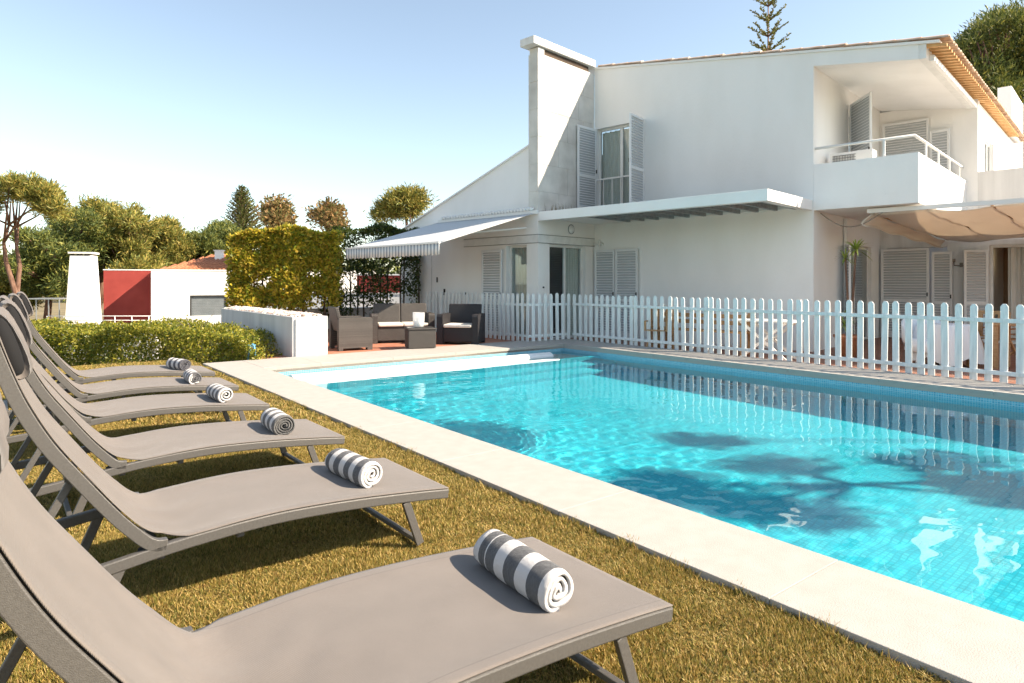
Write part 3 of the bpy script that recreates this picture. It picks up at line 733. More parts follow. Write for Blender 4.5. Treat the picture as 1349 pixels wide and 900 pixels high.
# ------------------------------------------------------------------ sail canopy over the terrace
def canopy():
    m = bpy.data.materials.new('sail_cloth'); m.use_nodes = True; t = m.node_tree; N = t.nodes; L = t.links
    p = N['Principled BSDF']; p.inputs['Roughness'].default_value = .9; p.inputs['Base Color'].default_value = (.84,.80,.74,1)
    tr = N.new('ShaderNodeBsdfTranslucent'); tr.inputs[0].default_value = (.90,.80,.68,1); mx = N.new('ShaderNodeMixShader'); mx.inputs[0].default_value = .3
    L.new(p.outputs[0], mx.inputs[1]); L.new(tr.outputs[0], mx.inputs[2]); L.new(mx.outputs[0], N['Material Output'].inputs[0])
    c = root('sail_canopy', HL(6.4, 2.5, TZ), HANG, 'beige cloth sun canopy slung on battens over the terrace beside the balcony', 'canopy')
    b = MB(); nu, nv = 96, 16; Lx = 5.6; vs = []; bat = .95
    for i in range(nu+1):
        u = Lx*i/nu; ph = (u % bat)/bat
        for j in range(nv+1):
            s = j/nv
            sag = .045*math.sin(math.pi*ph)**.8*(.55+.45*math.sin(math.pi*s)) + .01*math.sin(23*s+5*u)
            vs.append((u+.55*s*(1-u/Lx), 4.2*s, 2.74-.36*s-sag+.015*math.sin(9*s+u*3)+.008*math.sin(41*s+3*u)))
    b.add(vs, [(i*(nv+1)+j, (i+1)*(nv+1)+j, (i+1)*(nv+1)+j+1, i*(nv+1)+j+1) for i in range(nu) for j in range(nv)], True)
    o = b.build('cloth', m, c); md = o.modifiers.new('s', 'SOLIDIFY'); md.thickness = .004
    # bunched drape at the left end
    d = MB(); vs = []; n = 40
    for j in range(n+1):
        s = j/n
        for k in range(9):
            q = k/8; vs.append((-.05+.5*s+.09*math.cos(q*5)*(1-s*.5), 4.2*s, 2.72-.34*s-.24*q*(1-.25*s)+.02*math.sin(s*20+q*6)))
    d.add(vs, [(j*9+k, (j+1)*9+k, (j+1)*9+k+1, j*9+k+1) for j in range(n) for k in range(8)], True)
    o = d.build('bunched_edge', m, c); md = o.modifiers.new('s', 'SOLIDIFY'); md.thickness = .006
    for k in range(6):
        u = bat*k+.01; MB().tube([(u, -.02, 2.76), (u+.55*(1-u/Lx), 4.22, 2.40)], .018, 6).build('batten', M['wood'], c)
    f = MB(); f.box(-.02, Lx, -.07, -.01, 2.74, 2.82); f.box(-.02, Lx, 4.25, 4.31, 2.36, 2.44); f.build('beam', M['metalwhite'], c)
    MB().box(Lx-.1, Lx-.02, -.08, 0, 0, 2.74).box(Lx-.1, Lx-.02, 4.2, 4.28, 0, 2.36).build('post', M['metalwhite'], c)
canopy()

# ------------------------------------------------------------------ picket fences
def fence(name, pts, label, hgt=1.02, post_every=1.45, seed=1):
    """pts: world 2D polyline; pickets are local to the empty at the first point"""
    rnd = random.Random(seed)
    r = root(name, (pts[0][0], pts[0][1], 0), 0, label, 'fence', 'white picket fences round the pool')
    o2 = Vector((pts[0][0], pts[0][1], 0)); pm = None
    def picket(w_, hh):
        b = MB(); w2 = w_/2; z0 = -.06
        out = [(-w2,z0),(w2,z0),(w2,hh-.035),(w2*.45,hh),(-w2*.45,hh),(-w2,hh-.035)]
        vs = [(x,-.010,z) for x,z in out]+[(x,.010,z) for x,z in out]; n = len(out)
        b.add(vs, [tuple(range(n)), tuple(reversed(range(n,2*n)))]+[(i,n+i,n+(i+1)%n,(i+1)%n) for i in range(n)])
        return b
    first = None; n = 0
    for a, c in zip(pts[:-1], pts[1:]):
        a = Vector((*a,0)); c = Vector((*c,0)); d = (c-a); L = d.length; d.normalize(); nrm = Vector((d.y,-d.x,0)); ang = math.atan2(d.y,d.x)
        for z in (.115, .80): MB().bar(a-o2+nrm*.024+Vector((0,0,z)), c-o2+nrm*.024+Vector((0,0,z)), .026, .055).build('rail', M['fence'], r, .003)
        k = 0; s = .05
        while s < L-.02:
            isp = (k % 11 == 10)
            if isp:
                p = a+d*(s-.02)-o2-nrm*.03; b = MB(); b.box(-.035,.035,-.03,.03,-.08,hgt-.01); q = b.build('post', M['fence'], r, .004); q.location = p; q.rotation_euler = (0,0,ang)
            if first is None: first = picket(.086, hgt).build('picket', M['fence'], r, .003); q = first
            else: q = first.copy(); col.objects.link(q)
            q.parent = r; q.location = a+d*s-o2-nrm*.0+Vector((0,0,rnd.uniform(-.012,.010))); q.rotation_euler = (rnd.uniform(-.012,.012), rnd.uniform(-.018,.018), ang+rnd.uniform(-.05,.05))
            s += (.168 if not isp else .12)+rnd.uniform(-.008,.008); k += 1
    return r
F0 = G(742, 448); F0 = (F0.x, F0.y)
fx = PW+.98
fa = PL(fx, .72); fe = PL(fx, -12.5)
fence('picket_fence', [(fa.x, fa.y), (fe.x, fe.y)], 'long weathered white picket fence along the far edge of the pool', seed=2)
fb = PL(fx-.03, .80); fc = PL(fx-1.22, .86); fd = PL(fx-1.25, 5.35)
fence('picket_fence', [(fb.x, fb.y), (fc.x, fc.y), (fd.x, fd.y)], 'short L-shaped white picket fence behind the dark armchair beside the house wall', hgt=1.05, seed=3)

# ------------------------------------------------------------------ sun loungers
WLG = .73
def lounger(label):
    r = root('sun_lounger', label=label, cat='sun lounger', group='sun loungers in a row on the lawn')
    base = [(0,.245),(-.2,.268),(-.5,.296),(-.8,.312),(-1.0,.310),(-1.2,.298),(-1.33,.285),(-1.5,.262),(-1.72,.235),(-1.88,.225)]
    back = [(-1.30,.305),(-1.345,.315),(-1.40,.37),(-1.47,.455),(-1.57,.595),(-1.665,.735),(-1.735,.87),(-1.78,.985),(-1.83,1.14)]
    def spl(pts, n=6):
        out = []
        for i in range(len(pts)-1):
            p0, p1, p2, p3 = pts[max(i-1,0)], pts[i], pts[i+1], pts[min(i+2,len(pts)-1)]
            for k in range(n):
                t = k/n
                out.append(tuple(.5*(2*p1[j]+(p2[j]-p0[j])*t+(2*p0[j]-5*p1[j]+4*p2[j]-p3[j])*t*t+(3*p1[j]-p0[j]-3*p2[j]+p3[j])*t**3) for j in (0,1)))
        return out+[pts[-1]]
    bs, bk = spl(base), spl(back)
    def rail(path, y0, y1, h, name):
        b = MB(); vs = []
        for i, (x, z) in enumerate(path):
            a = path[max(i-1,0)]; c = path[min(i+1,len(path)-1)]; dx, dz = c[0]-a[0], c[1]-a[1]; l = math.hypot(dx,dz); nx, nz = dz/l, -dx/l
            vs += [(x,y0,z),(x,y1,z),(x-nx*h,y1,z-nz*h),(x-nx*h,y0,z-nz*h)]
        fs = []
        for i in range(len(path)-1):
            for k in range(4): fs.append((4*i+k, 4*i+(k+1)%4, 4*i+4+(k+1)%4, 4*i+4+k))
        fs += [(3,2,1,0), tuple(4*(len(path)-1)+k for k in range(4))]
        b.add(vs, fs, False)
        o = b.build(name, M['rail'], r, .006); return o
    rail(bs, 0, .032, .047, 'side_rail'); rail(bs, WLG-.032, WLG, .047, 'side_rail')
    rail(bk, .0, .034, .045, 'backrest_rail'); rail(bk, WLG-.034, WLG, .045, 'backrest_rail')
    b = MB(); b.box(-.035, 0, .032, WLG-.032, .2, .243); b.build('foot_rail', M['rail'], r, .006)
    for x_, z_ in ((-1.83,1.10),(-1.88,.205),(-1.02,.25),(-1.32,.235)): MB().bar((x_,.03,z_),(x_,WLG-.03,z_),.03,.03).build('cross_bar', M['rail'], r, .004)
    # sling: seat and back panel
    def sling(path, name, h=.0045, y0=.003, y1=WLG-.003, sag=.014):
        ny = 44; vs = []; n = len(path)
        for i, (x, z) in enumerate(path):
            a = path[max(i-1,0)]; c = path[min(i+1,n-1)]; dx, dz = c[0]-a[0], c[1]-a[1]; l = math.hypot(dx,dz); nx, nz = dz/l, -dx/l
            if nz < 0: nx, nz = -nx, -nz
            e = min(1, min(i, n-1-i)/6)
            for k in range(ny+1):
                t = k/ny; y = y0+(y1-y0)*t; g = max(0, 1-(abs(t-.5)/.452)**4)
                hh = h-sag*g*e
                hh += .0028*math.sin(19*t+4*math.sin(x*9))*math.exp(-((x+1.25)/.22)**2)*math.sin(math.pi*t)+.0013*math.exp(-((abs(t-.5)-.435)/.012)**2)
                ins = .062*max(0, 1-abs(x+1.315)/.085)
                yy = y0+ins+(y1-y0-2*ins)*t
                vs.append((x+nx*hh, yy, z+nz*hh))
        b = MB().add(vs, [(i*(ny+1)+j, i*(ny+1)+j+1, (i+1)*(ny+1)+j+1, (i+1)*(ny+1)+j) for i in range(n-1) for j in range(ny)], True)
        o = b.build(name, M['sling'], r); md = o.modifiers.new('s','SOLIDIFY'); md.thickness = .0035; md.offset = 0
        return o
    full = spl([(-.002,.245),(-.2,.268),(-.5,.296),(-.8,.312),(-1.0,.310),(-1.15,.300),(-1.25,.296),(-1.32,.312),(-1.38,.355),(-1.47,.458),(-1.57,.598),(-1.665,.738),(-1.735,.873),(-1.78,.985),(-1.83,1.14)], 7)
    sling(full, 'sling')
    for y in (.036, WLG-.036):
        sg = 1 if y < .3 else -1
        MB().prism([(-1.40,y),(-1.24,y),(-1.34,y+sg*.07)], .262, .282).build('hinge_plate', M['hinge'], r)
    # legs: front hoop, rear hoop, each leg a mesh
    for y in (.016, WLG-.016):
        MB().bar((-.245,y,.225),(-.165,y,.0),.040,.022,(0,1,0)).build('leg', M['rail'], r, .003)
        MB().bar((-1.46,y,.235),(-1.56,y,.0),.040,.022,(0,1,0)).build('leg', M['rail'], r, .003)
    b = MB(); b.bar((-.168,.016,.012),(-.168,WLG-.016,.012),.026,.022); b.build('foot_bar', M['rail'], r, .003)
    b = MB(); b.bar((-1.558,.016,.012),(-1.558,WLG-.016,.012),.026,.022); b.build('foot_bar', M['rail'], r, .003)
    for y in (.06, WLG-.06): MB().bar((-1.60,y,.60),(-1.80,y,.225),.028,.018,(0,1,0)).build('brace', M['rail'], r, .003)
    b = MB(); b.bar((-1.62,.05,.59),(-1.62,WLG-.05,.59),.025,.025); b.build('brace_bar', M['rail'], r)
    # pillow saddled over the top of the backrest
    vs = []; nu, nv = 14, 18
    ctr = (-1.795, 1.085)
    for i in range(nu+1):
        t = i/nu; y = .07+(WLG-.14)*t; e = (1-abs(2*t-1)**5)**.5 if 0 < t < 1 else .0
        for k in range(nv):
            a = 2*math.pi*k/nv; ca, sa = math.cos(a), math.sin(a)
            px = math.copysign(abs(ca)**.8, ca)*.046*(.86+.14*e); pz = math.copysign(abs(sa)**.75, sa)*.135*(.93+.07*e)
            px += .015*math.sin(3*y*7+a*2)*e*.4
            # lean with the backrest
            x = ctr[0]+px*.9-pz*.36; z = ctr[1]+pz*.93+px*.38; vs.append((x, y, z))
    fs = [(i*nv+k, i*nv+(k+1)%nv, (i+1)*nv+(k+1)%nv, (i+1)*nv+k) for i in range(nu) for k in range(nv)]+[tuple(range(nv)), tuple(reversed([nu*nv+k for k in range(nv)]))]
    pil = MB().add(vs, fs, True).build('pillow', M['pillow'], r)
    # black panel set on the near end of the pillow
    e0 = [Vector(vs[k]) for k in range(nv)]; cc = sum(e0, Vector())/nv
    ring = [Vector((cc.x+(p.x-cc.x)*.74, .068, cc.z+(p.z-cc.z)*.88)) for p in e0]; ring2 = [Vector((cc.x+(p.x-cc.x)*.6, .060, cc.z+(p.z-cc.z)*.78)) for p in e0]
    MB().add(ring+ring2, [(k,(k+1)%nv,nv+(k+1)%nv,nv+k) for k in range(nv)]+[tuple(nv+k for k in range(nv))], True).build('end_panel', M['blackpanel'], pil)
    return r
M['pillow'] = mat('pillow_cloth', (.14,.12,.106), (.16,.139,.124), 5, .9, .4, 30, sheen=.1)
M['blackpanel'] = mat('black_panel', (.009,.009,.010), None, rough=.9)  # even black for the panel on the pillow end
NL = [(.532,2.12),(-.323,3.33),(-1.147,4.44),(-2.10,5.60),(-2.80,6.62),(-3.50,7.62)]
LBL = ['closest taupe sling lounger, cut off by the lower left of the photo', 'second taupe sling lounger from the camera, its towel seen end-on',
       'third taupe sling lounger from the camera, between the second and fourth', 'fourth taupe sling lounger from the camera along the lawn',
       'fifth taupe sling lounger from the camera, next to the farthest one', 'farthest taupe sling lounger, beside the low clipped hedge']
L0 = lounger(LBL[0]); LG = [L0]
for k in range(1, 6):
    c = copy_tree(L0); c['label'] = LBL[k]; LG.append(c)
for k, (o, (x, y)) in enumerate(zip(LG, NL)):
    o.location = (x, y, -.012); o.rotation_euler = (0, 0, PANG+[0,.0,.008,-.01,.012,0][k])

# ------------------------------------------------------------------ rolled towels
def towel(seed, bands, label, grey, ln=.42, turns=3.0, rad=.078):
    rnd = random.Random(seed); b = MB(); n = int(turns*26); th = .0135 if turns < 3.5 else .010; vs = []
    ny = 22; ph = [rnd.uniform(0,6.28) for _ in range(6)]
    def pt(i, t):
        a = 2*math.pi*turns*i/n; fr = i/n
        r = .010+(rad-.010)*fr**.92
        e = abs(2*t-1)**8
        r *= 1+.09*math.sin(a+ph[0]+t*2)*(1-fr*.8)+.06*math.sin(3*a+ph[1]+t*1.3)*(1.15-fr)
        r *= 1-.07*e-.014*math.sin(t*9+ph[2])+.012*math.sin(t*21+3*a+ph[5])*(.4+e)
        y = (t-.5)*ln + e*math.copysign(.006, t-.5)*math.sin(a*1.0+ph[3]) + math.copysign(.010,t-.5)*e*(1-fr)*-1.0 + .004*math.sin(a*2+ph[4])*e
        a0 = 2*math.pi*turns+1.75; z = r*math.sin(a-a0); x = r*math.cos(a-a0)
        if z < -.062: z = -.062-(abs(z)-.062)*.25
        return x, y, z*.95, a
    for i in range(n+1):
        for s in (0, 1):
            for k in range(ny+1):
                x, y, z, a = pt(i, k/ny); rr = math.hypot(x, z) or 1e-6
                q = th if s else 0; f = (rr-q)/rr
                vs.append((x*f, y, z*f))
    m = ny+1; fs = []
    for i in range(n):
        o0, o1 = i*2*m, (i+1)*2*m
        for k in range(ny):
            fs.append((o0+k, o0+k+1, o1+k+1, o1+k)); fs.append((o0+m+k+1, o0+m+k, o1+m+k, o1+m+k+1))
        fs.append((o0, o1, o1+m, o0+m)); fs.append((o0+ny, o0+m+ny, o1+m+ny, o1+ny))
    fs.append(tuple(list(range(ny+1))+[m+k for k in reversed(range(ny+1))]))
    e_ = n*2*m; fs.append(tuple([e_+m+k for k in range(ny+1)]+[e_+k for k in reversed(range(ny+1))]))
    b.add(vs, fs, True)
    o = b.build('rolled_towel', towelmat('towel_stripes', bands, grey)); tag(o, label, 'towel', 'rolled striped towels, one on each lounger')
    return o
T1 = [.10,.27,.285,.40,.55,.68,.80,.93]
T1 = [.07,.22,.34,.50,.62,.78,.79,.92]
TB = [[.07,.23,.38,.54,.68,.82,.835,.93],[.08,.22,.34,.47,.60,.74,.86,.97],[.05,.18,.32,.45,.58,.72,.84,.95],[.09,.22,.35,.48,.61,.74,.86,.97],[.07,.20,.33,.46,.60,.73,.86,.96],[.06,.2,.34,.48,.62,.76,.88,.97]]
TL = ['grey and white striped rolled towel on the closest lounger','rolled striped towel with white spiral end on the second lounger from the camera','rolled striped towel with greyish end on the third lounger from the camera',
      'rolled striped towel on the fourth lounger from the camera','rolled striped towel on the fifth lounger from the camera','small-looking rolled towel on the farthest lounger by the hedge']
for k in range(6):
    t = towel(11+k, TB[k], TL[k], ln=(.42,.40,.36,.39,.37,.36)[k], rad=(.079,.078,.083,.078,.074,.077)[k], turns=(3.0,3.35,4.1,2.7,3.2,3.6)[k], grey= [(.105,.108,.112),(.11,.112,.118),(.15,.148,.145),(.15,.15,.155),(.14,.14,.15),(.11,.11,.13)][k])
    l = LG[k]; mtx = Matrix.Translation(l.location) @ Matrix.Rotation(l.rotation_euler[2], 4, 'Z')
    t.location = mtx @ Vector((-.335+[0,-.02,.0,.015,-.02,.01][k], .375, .272+.066)); t.rotation_euler = (0, R(-4), l.rotation_euler[2]+R([-4,3,-3,2,-4,14][k]))

# ------------------------------------------------------------------ patio: planter, furniture
M['planter'] = mat('planter_render', (.50,.49,.48), (.60,.59,.58), 2, .85, .2, 50, stretch=(2,2,.3))
pl = at_pool(root('wall_planter', label='low white masonry planter topped with pebbles at the pool corner', cat='planter'))
b = MB(); x0, x1, y0, y1, h = .85, 1.49, 1.17, 5.95, .69
b.box(x0,x0+.1,y0,y1,-.3,h).box(x1-.1,x1,y0,y1,-.02,h).box(x0+.1,x1-.1,y0,y0+.1,-.02,h).box(x0+.1,x1-.1,y1-.1,y1,-.3,h)
b.build('box', M['planter'], pl, .004); MB().box(x0+.1,x1-.1,y0+.1,y1-.1,0,h-.02).build('filling', M['soil'], pl)
MB().box(x0+.05,x0+.09,y0-.04,y0,-.02,h-.03).build('corner_pipe', M['trim'], pl)
# pebbles heaped above the rim: icosahedral stones in one mesh
def pebbles(name, x0,x1,y0,y1,z,n,r0,r1,m,parent):
    b = MB(); t = (1+5**.5)/2
    V = [Vector(v).normalized() for v in [(-1,t,0),(1,t,0),(-1,-t,0),(1,-t,0),(0,-1,t),(0,1,t),(0,-1,-t),(0,1,-t),(t,0,-1),(t,0,1),(-t,0,-1),(-t,0,1)]]
    Fc = [(0,11,5),(0,5,1),(0,1,7),(0,7,10),(0,10,11),(1,5,9),(5,11,4),(11,10,2),(10,7,6),(7,1,8),(3,9,4),(3,4,2),(3,2,6),(3,6,8),(3,8,9),(4,9,5),(2,4,11),(6,2,10),(8,6,7),(9,8,1)]
    for _ in range(n):
        c = Vector((random.uniform(x0,x1), random.uniform(y0,y1), 0)); e = 1-abs((c.x-(x0+x1)/2)/((x1-x0)/2))**2
        c.z = z+e*.035*random.random()+.005; s = [random.uniform(r0,r1) for _ in range(3)]; q = Matrix.Rotation(random.random()*6, 3, 'Z')
        b.add([c+q@Vector((v.x*s[0],v.y*s[1],v.z*s[2]*.7)) for v in V], Fc, False)
    return b.build(name, m, parent)
M['peb'] = leafmat('pebble_stone', [(.62,.55,.47),(.70,.66,.60),(.45,.30,.24),(.74,.70,.66),(.35,.27,.22)], 0, .9)
g = pebbles('pebbles', x0+.06, x1-.06, y0+.06, y1-.06, h, 1500, .02, .05, M['peb'], pl); g['kind'] = 'stuff'
# blue object leaning at the planter
bl = root('blue_folding_stool', G(331, 473), R(20), 'small faded blue folding stool leaning on the grey side of the planter', 'stool')
MB().tube([(-.05,0,-.02),(-.02,.03,.22),(.02,.05,.25)], .014, 8).tube([(.07,0,-.02),(.04,.03,.22),(.02,.05,.25)], .014, 8).build('leg', M['blue'], bl)
MB().box(-.05,.07,.03,.055,.10,.24).build('seat', M['blue'], bl, .004)
# low boundary wall behind the patio
bw = root('boundary_wall', PL(1.6, 7.6), PANG, 'low white boundary wall behind the patio furniture', 'wall')
MB().box(0, 5.9, 0, .2, -1.7, .52).build('masonry', M['wall'], bw)
MB().box(-.02, 5.92, -.03, .23, .521, .56).build('cap', M['trim'], bw)

def armchair(name, loc, rz, w_, label, cat, m, seats=1, group='woven patio seats round the coffee table', d=.70):
    r = root(name, loc, rz, label, cat, group)   # faces -y locally
    aw = .13; ah = .64; bh = .84
    b = MB(); b.box(-w_/2+aw, w_/2-aw, -d/2+.03, d/2-.12, .06, .36); b.build('seat', m, r, .01)
    for s in (-1, 1):
        a = MB(); x0, x1 = sorted((s*w_/2, s*(w_/2-aw)))
        # arm panel with rounded front top corner and foot notch
        pr = [(-d/2,0),(-d/2+.1,0),(-d/2+.1,.05),(d/2-.08,.05),(d/2-.08,0),(d/2,0),(d/2,ah),(-d/2+.05,ah),(-d/2+.015,ah-.015),(-d/2,ah-.05)]
        n = len(pr); vs = [(x0,y,z) for y,z in pr]+[(x1,y,z) for y,z in pr]
        a.add(vs, [tuple(reversed(range(n))), tuple(range(n,2*n))]+[(i,(i+1)%n,n+(i+1)%n,n+i) for i in range(n)])
        a.build('armrest', m, r)
    bk = MB(); y0, y1 = d/2-.12, d/2
    for k in range(seats):
        xa = -w_/2+aw*.6+(w_-aw*1.2)*k/seats+.004; xb = -w_/2+aw*.6+(w_-aw*1.2)*(k+1)/seats-.004
        bk.add([(xa,y0,.36),(xb,y0,.36),(xb,y1-.05,.36),(xa,y1-.05,.36),(xa,y0+.10,bh),(xb,y0+.10,bh),(xb,y1+.06,bh),(xa,y1+.06,bh)],[(0,3,2,1),(4,5,6,7),(0,1,5,4),(3,7,6,2),(0,4,7,3),(1,2,6,5)])
    bk.build('backrest', m, r, .02)
    c = MB()
    for k in range(seats):
        xa = -w_/2+aw+.01+(w_-2*aw-.02)*k/seats+.004; xb = -w_/2+aw+.01+(w_-2*aw-.02)*(k+1)/seats-.004
        c.box(xa, xb, -d/2-.01, d/2-.14, .362, .43)
    c.build('cushion', M['cushion'], r, .022)
    return r
FZP = -.02
p0 = (G(433,460.5)+G(477,460.5))/2; u = PU
def patio_at(px, py, dx=0, dy=0):
    g = G(px, py, FZP); return (g.x+dx, g.y+dy, FZP)
# left armchair, its side to the camera (front faces right along +PU)
g = patio_at(455, 462.5, 0, .40); armchair('armchair', g, PANG+R(82), .74, 'brown woven armchair seen from its side next to the white planter', 'armchair', M['rattan'], d=.66)
g = patio_at(523, 452.0, .05, .32); armchair('sofa', g, PANG-R(22), 1.36, 'brown woven two seater sofa with cream cushions behind the coffee table', 'sofa', M['rattan'], 2, group=None)
g = patio_at(606, 454.5, .0, .36); armchair('armchair', g, R(-10), .90, 'woven armchair coloured dark as if shaded, in front of the picket fence', 'armchair', M['rattanshade'])
ct = root('coffee_table', patio_at(551, 461, 0, .26), R(18), 'square woven coffee table with perforated sides carrying a clear bucket', 'coffee table')
MB().box(-.27,.27,-.25,.25,.03,.385).build('body', M['rattan'], ct, .01); MB().box(-.285,.285,-.265,.265,.387,.42).build('table_top', M['rattan'], ct, .012); MB().box(-.24,.24,-.22,.22,0,.03).build('plinth', M['black'], ct)
def bucket():
    g = Vector(patio_at(551, 461, -.03, .26)); r = root('ice_bucket', (g.x, g.y, FZP+.42), 0, 'clear tapered ice bucket on the woven coffee table', 'bucket')
    m = bpy.data.materials.new('clear_acrylic'); m.use_nodes = True; t = m.node_tree; N = t.nodes; L = t.links; p = N['Principled BSDF']; p.inputs['Roughness'].default_value = .1; p.inputs['Base Color'].default_value = (.85,.86,.86,1)
    tr = N.new('ShaderNodeBsdfTransparent'); mx = N.new('ShaderNodeMixShader'); mx.inputs[0].default_value = .35; L.new(tr.outputs[0], mx.inputs[1]); L.new(p.outputs[0], mx.inputs[2]); L.new(mx.outputs[0], N['Material Output'].inputs[0])
    MB().lathe([(0,.004),(.085,.004),(.09,.03),(.118,.30),(.123,.30),(.115,.03),(.08,.0),(0,0)], 28).build('body', m, r)
    MB().lathe([(0,.02),(.08,.02),(.09,.13),(0,.15)], 16).build('ice', M['plasticwhite'], r)
bucket()
b = MB(); g = Vector(patio_at(538, 461, 0, .26)); o = b.box(-.09,.09,-.06,.06,0,.012).build('folded_napkin', M['cushion'], None, .004); o.location = (g.x+.02, g.y-.02, FZP+.421); o.rotation_euler=(0,0,R(18)); tag(o, 'folded cream napkin on the coffee table beside the ice bucket', 'napkin')

# ------------------------------------------------------------------ terrace things behind the fence
def P2(px, d): return ((px-674.5)*d/850, d)
def folding_set():
    x, y = P2(1012, 11.9); r = root('folding_table', (x, y, TZ), HANG, 'white folding garden table with crossed legs seen through the fence', 'table')
    MB().box(-.55,.55,-.3,.3,.68,.71).build('table_top', M['metalwhite'], r, .006)
    for yy in (-.24, .24): MB().bar((-.42,yy,0),(.42,yy,.68),.05,.03,(0,1,0)).bar((.42,yy,0),(-.42,yy,.68),.05,.03,(0,1,0)).build('leg', M['metalwhite'], r)
    MB().bar((0,-.24,.34),(0,.24,.34),.03,.03).build('stretcher', M['metalwhite'], r)
folding_set()
def slat_chair(px, d, rz, label, m, grp=None):
    x, y = P2(px, d); r = root('garden_chair', (x, y, TZ), rz, label, 'chair', grp)
    b = MB(); 
    for k in range(6): b.box(-.22,.22,-.2+k*.07,-.145+k*.07,.43,.45)
    b.build('seat', m, r)
    b = MB()
    for k in range(5): b.box(-.19+k*.09,-.15+k*.09,.21,.235,.50,.86)
    b.box(-.22,.22,.205,.24,.86,.92); b.box(-.22,.22,.205,.24,.47,.50); b.build('backrest', m, r)
    for sx in (-1,1):
        MB().bar((sx*.22,-.2,0),(sx*.22,.2,.43),.03,.03,(1,0,0)).build('leg', m, r); MB().bar((sx*.22,.24,0),(sx*.22,.22,.9),.03,.03,(1,0,0)).build('leg', m, r)
        MB().bar((sx*.22,-.2,.62),(sx*.22,.22,.62),.04,.02).bar((sx*.22,-.2,.43),(sx*.22,-.2,.62),.03,.03,(1,0,0)).build('armrest', m, r)
    return r
slat_chair(868, 13.0, R(-30), 'brown slatted garden chair against the white wall behind the fence', M['wood'])
slat_chair(1318, 11.0, R(120), 'wooden terrace chair behind the fence beside the opening', M['wood'], 'wooden chairs on the terrace')
slat_chair(1352, 11.8, R(200), 'wooden terrace chair at the photo edge under the canopy', M['wood'], 'wooden chairs on the terrace')
# brown bench / table along the wall
x, y = P2(925, 13.0); r = root('garden_bench', (x, y, TZ), HANG, 'long brown wooden bench standing along the wall behind the fence', 'bench')
b = MB()
for k in range(4): b.box(-1.0,1.0,-.2+.1*k,-.12+.1*k,.42,.45)
b.build('seat', M['wood'], r)
b = MB(); b.box(-1.0,1.0,.21,.24,.55,.63); b.box(-1.0,1.0,.21,.24,.68,.76); b.build('backrest', M['wood'], r)
for sx in (-.9,.9):
    MB().box(sx-.03,sx+.03,-.18,-.12,0,.42).build('leg', M['wood'], r); MB().box(sx-.03,sx+.03,.15,.21,0,.80).build('leg', M['wood'], r)
# white tub chair and cloth covered table
def tub():
    x, y = P2(1218, 11.0); r = root('tub_chair', (x, y, TZ), HANG+R(30), 'rounded white plastic tub chair behind the fence by the louvred shutters', 'chair')
    b = MB(); n = 28; vs = []
    for k in range(n+1):
        a = math.pi*(-.18)+math.pi*1.36*k/n; e = math.sin(math.pi*k/n); hh = .52+.30*e**.8
        for rr, z in ((.30,.30),(.335,.42),(.345,hh-.02),(.33,hh),(.305,hh-.02),(.29,.42)): vs.append((rr*math.cos(a), rr*math.sin(a), z))
    b.add(vs, [(k*6+j, k*6+(j+1)%6, (k+1)*6+(j+1)%6, (k+1)*6+j) for k in range(n) for j in range(6)], True); b.build('backrest', M['plasticwhite'], r)
    MB().lathe([(0,.44),(.26,.44),(.30,.42),(.30,.24),(.26,.22),(0,.22)], 28).build('seat', M['plasticwhite'], r)
    for a in (45,135,225,315): MB().tube([(.22*math.cos(R(a)),.22*math.sin(R(a)),.22),(.26*math.cos(R(a)),.26*math.sin(R(a)),0)], .018, 8).build('leg', M['plasticwhite'], r)
tub()
def clothtable():
    x, y = P2(1246, 10.9); r = root('side_table', (x, y, TZ), R(15), 'small table hidden under a long white cloth behind the fence', 'table')
    b = MB(); n = 48; vs = []
    for j, z in enumerate((.70,.695,.66,.40,.15)):
        for k in range(n):
            a = 2*math.pi*k/n; c, s = math.cos(a), math.sin(a); q = .30/max(abs(c), abs(s)); w_ = 0 if j < 2 else (.02+.03*(j-1))*(.5+.5*math.sin(a*8+1))
            rr = min(q, .38)+w_+(0 if j < 3 else .05*(j-2)*abs(math.sin(2*a))) - (0 if j else .01); vs.append((rr*c, rr*s, z if j < 4 else z-.1*abs(math.sin(2*a))))
    b.add(vs, [(j*n+k, j*n+(k+1)%n, (j+1)*n+(k+1)%n, (j+1)*n+k) for j in range(4) for k in range(n)], True); b.add([vs[k] for k in range(n)], [tuple(range(n))])
    b.build('cloth', M['cloth'], r)
    for sx in (-.22,.22):
        for sy in (-.22,.22): MB().box(sx-.02,sx+.02,sy-.02,sy+.02,0,.685).build('leg', M['wood'], r)
clothtable()
# dining table on terrace
x, y = P2(1340, 10.6); r = root('dining_table', (x, y, TZ), HANG, 'wooden terrace dining table with a pale top under the canopy', 'table')
MB().box(-.3,1.4,-.45,.45,.70,.74).build('table_top', M['wood'], r, .006)
for sx in (-.24,1.34):
    for sy in (-.38,.38): MB().box(sx-.035,sx+.035,sy-.035,sy+.035,0,.70).build('leg', M['wood'], r)
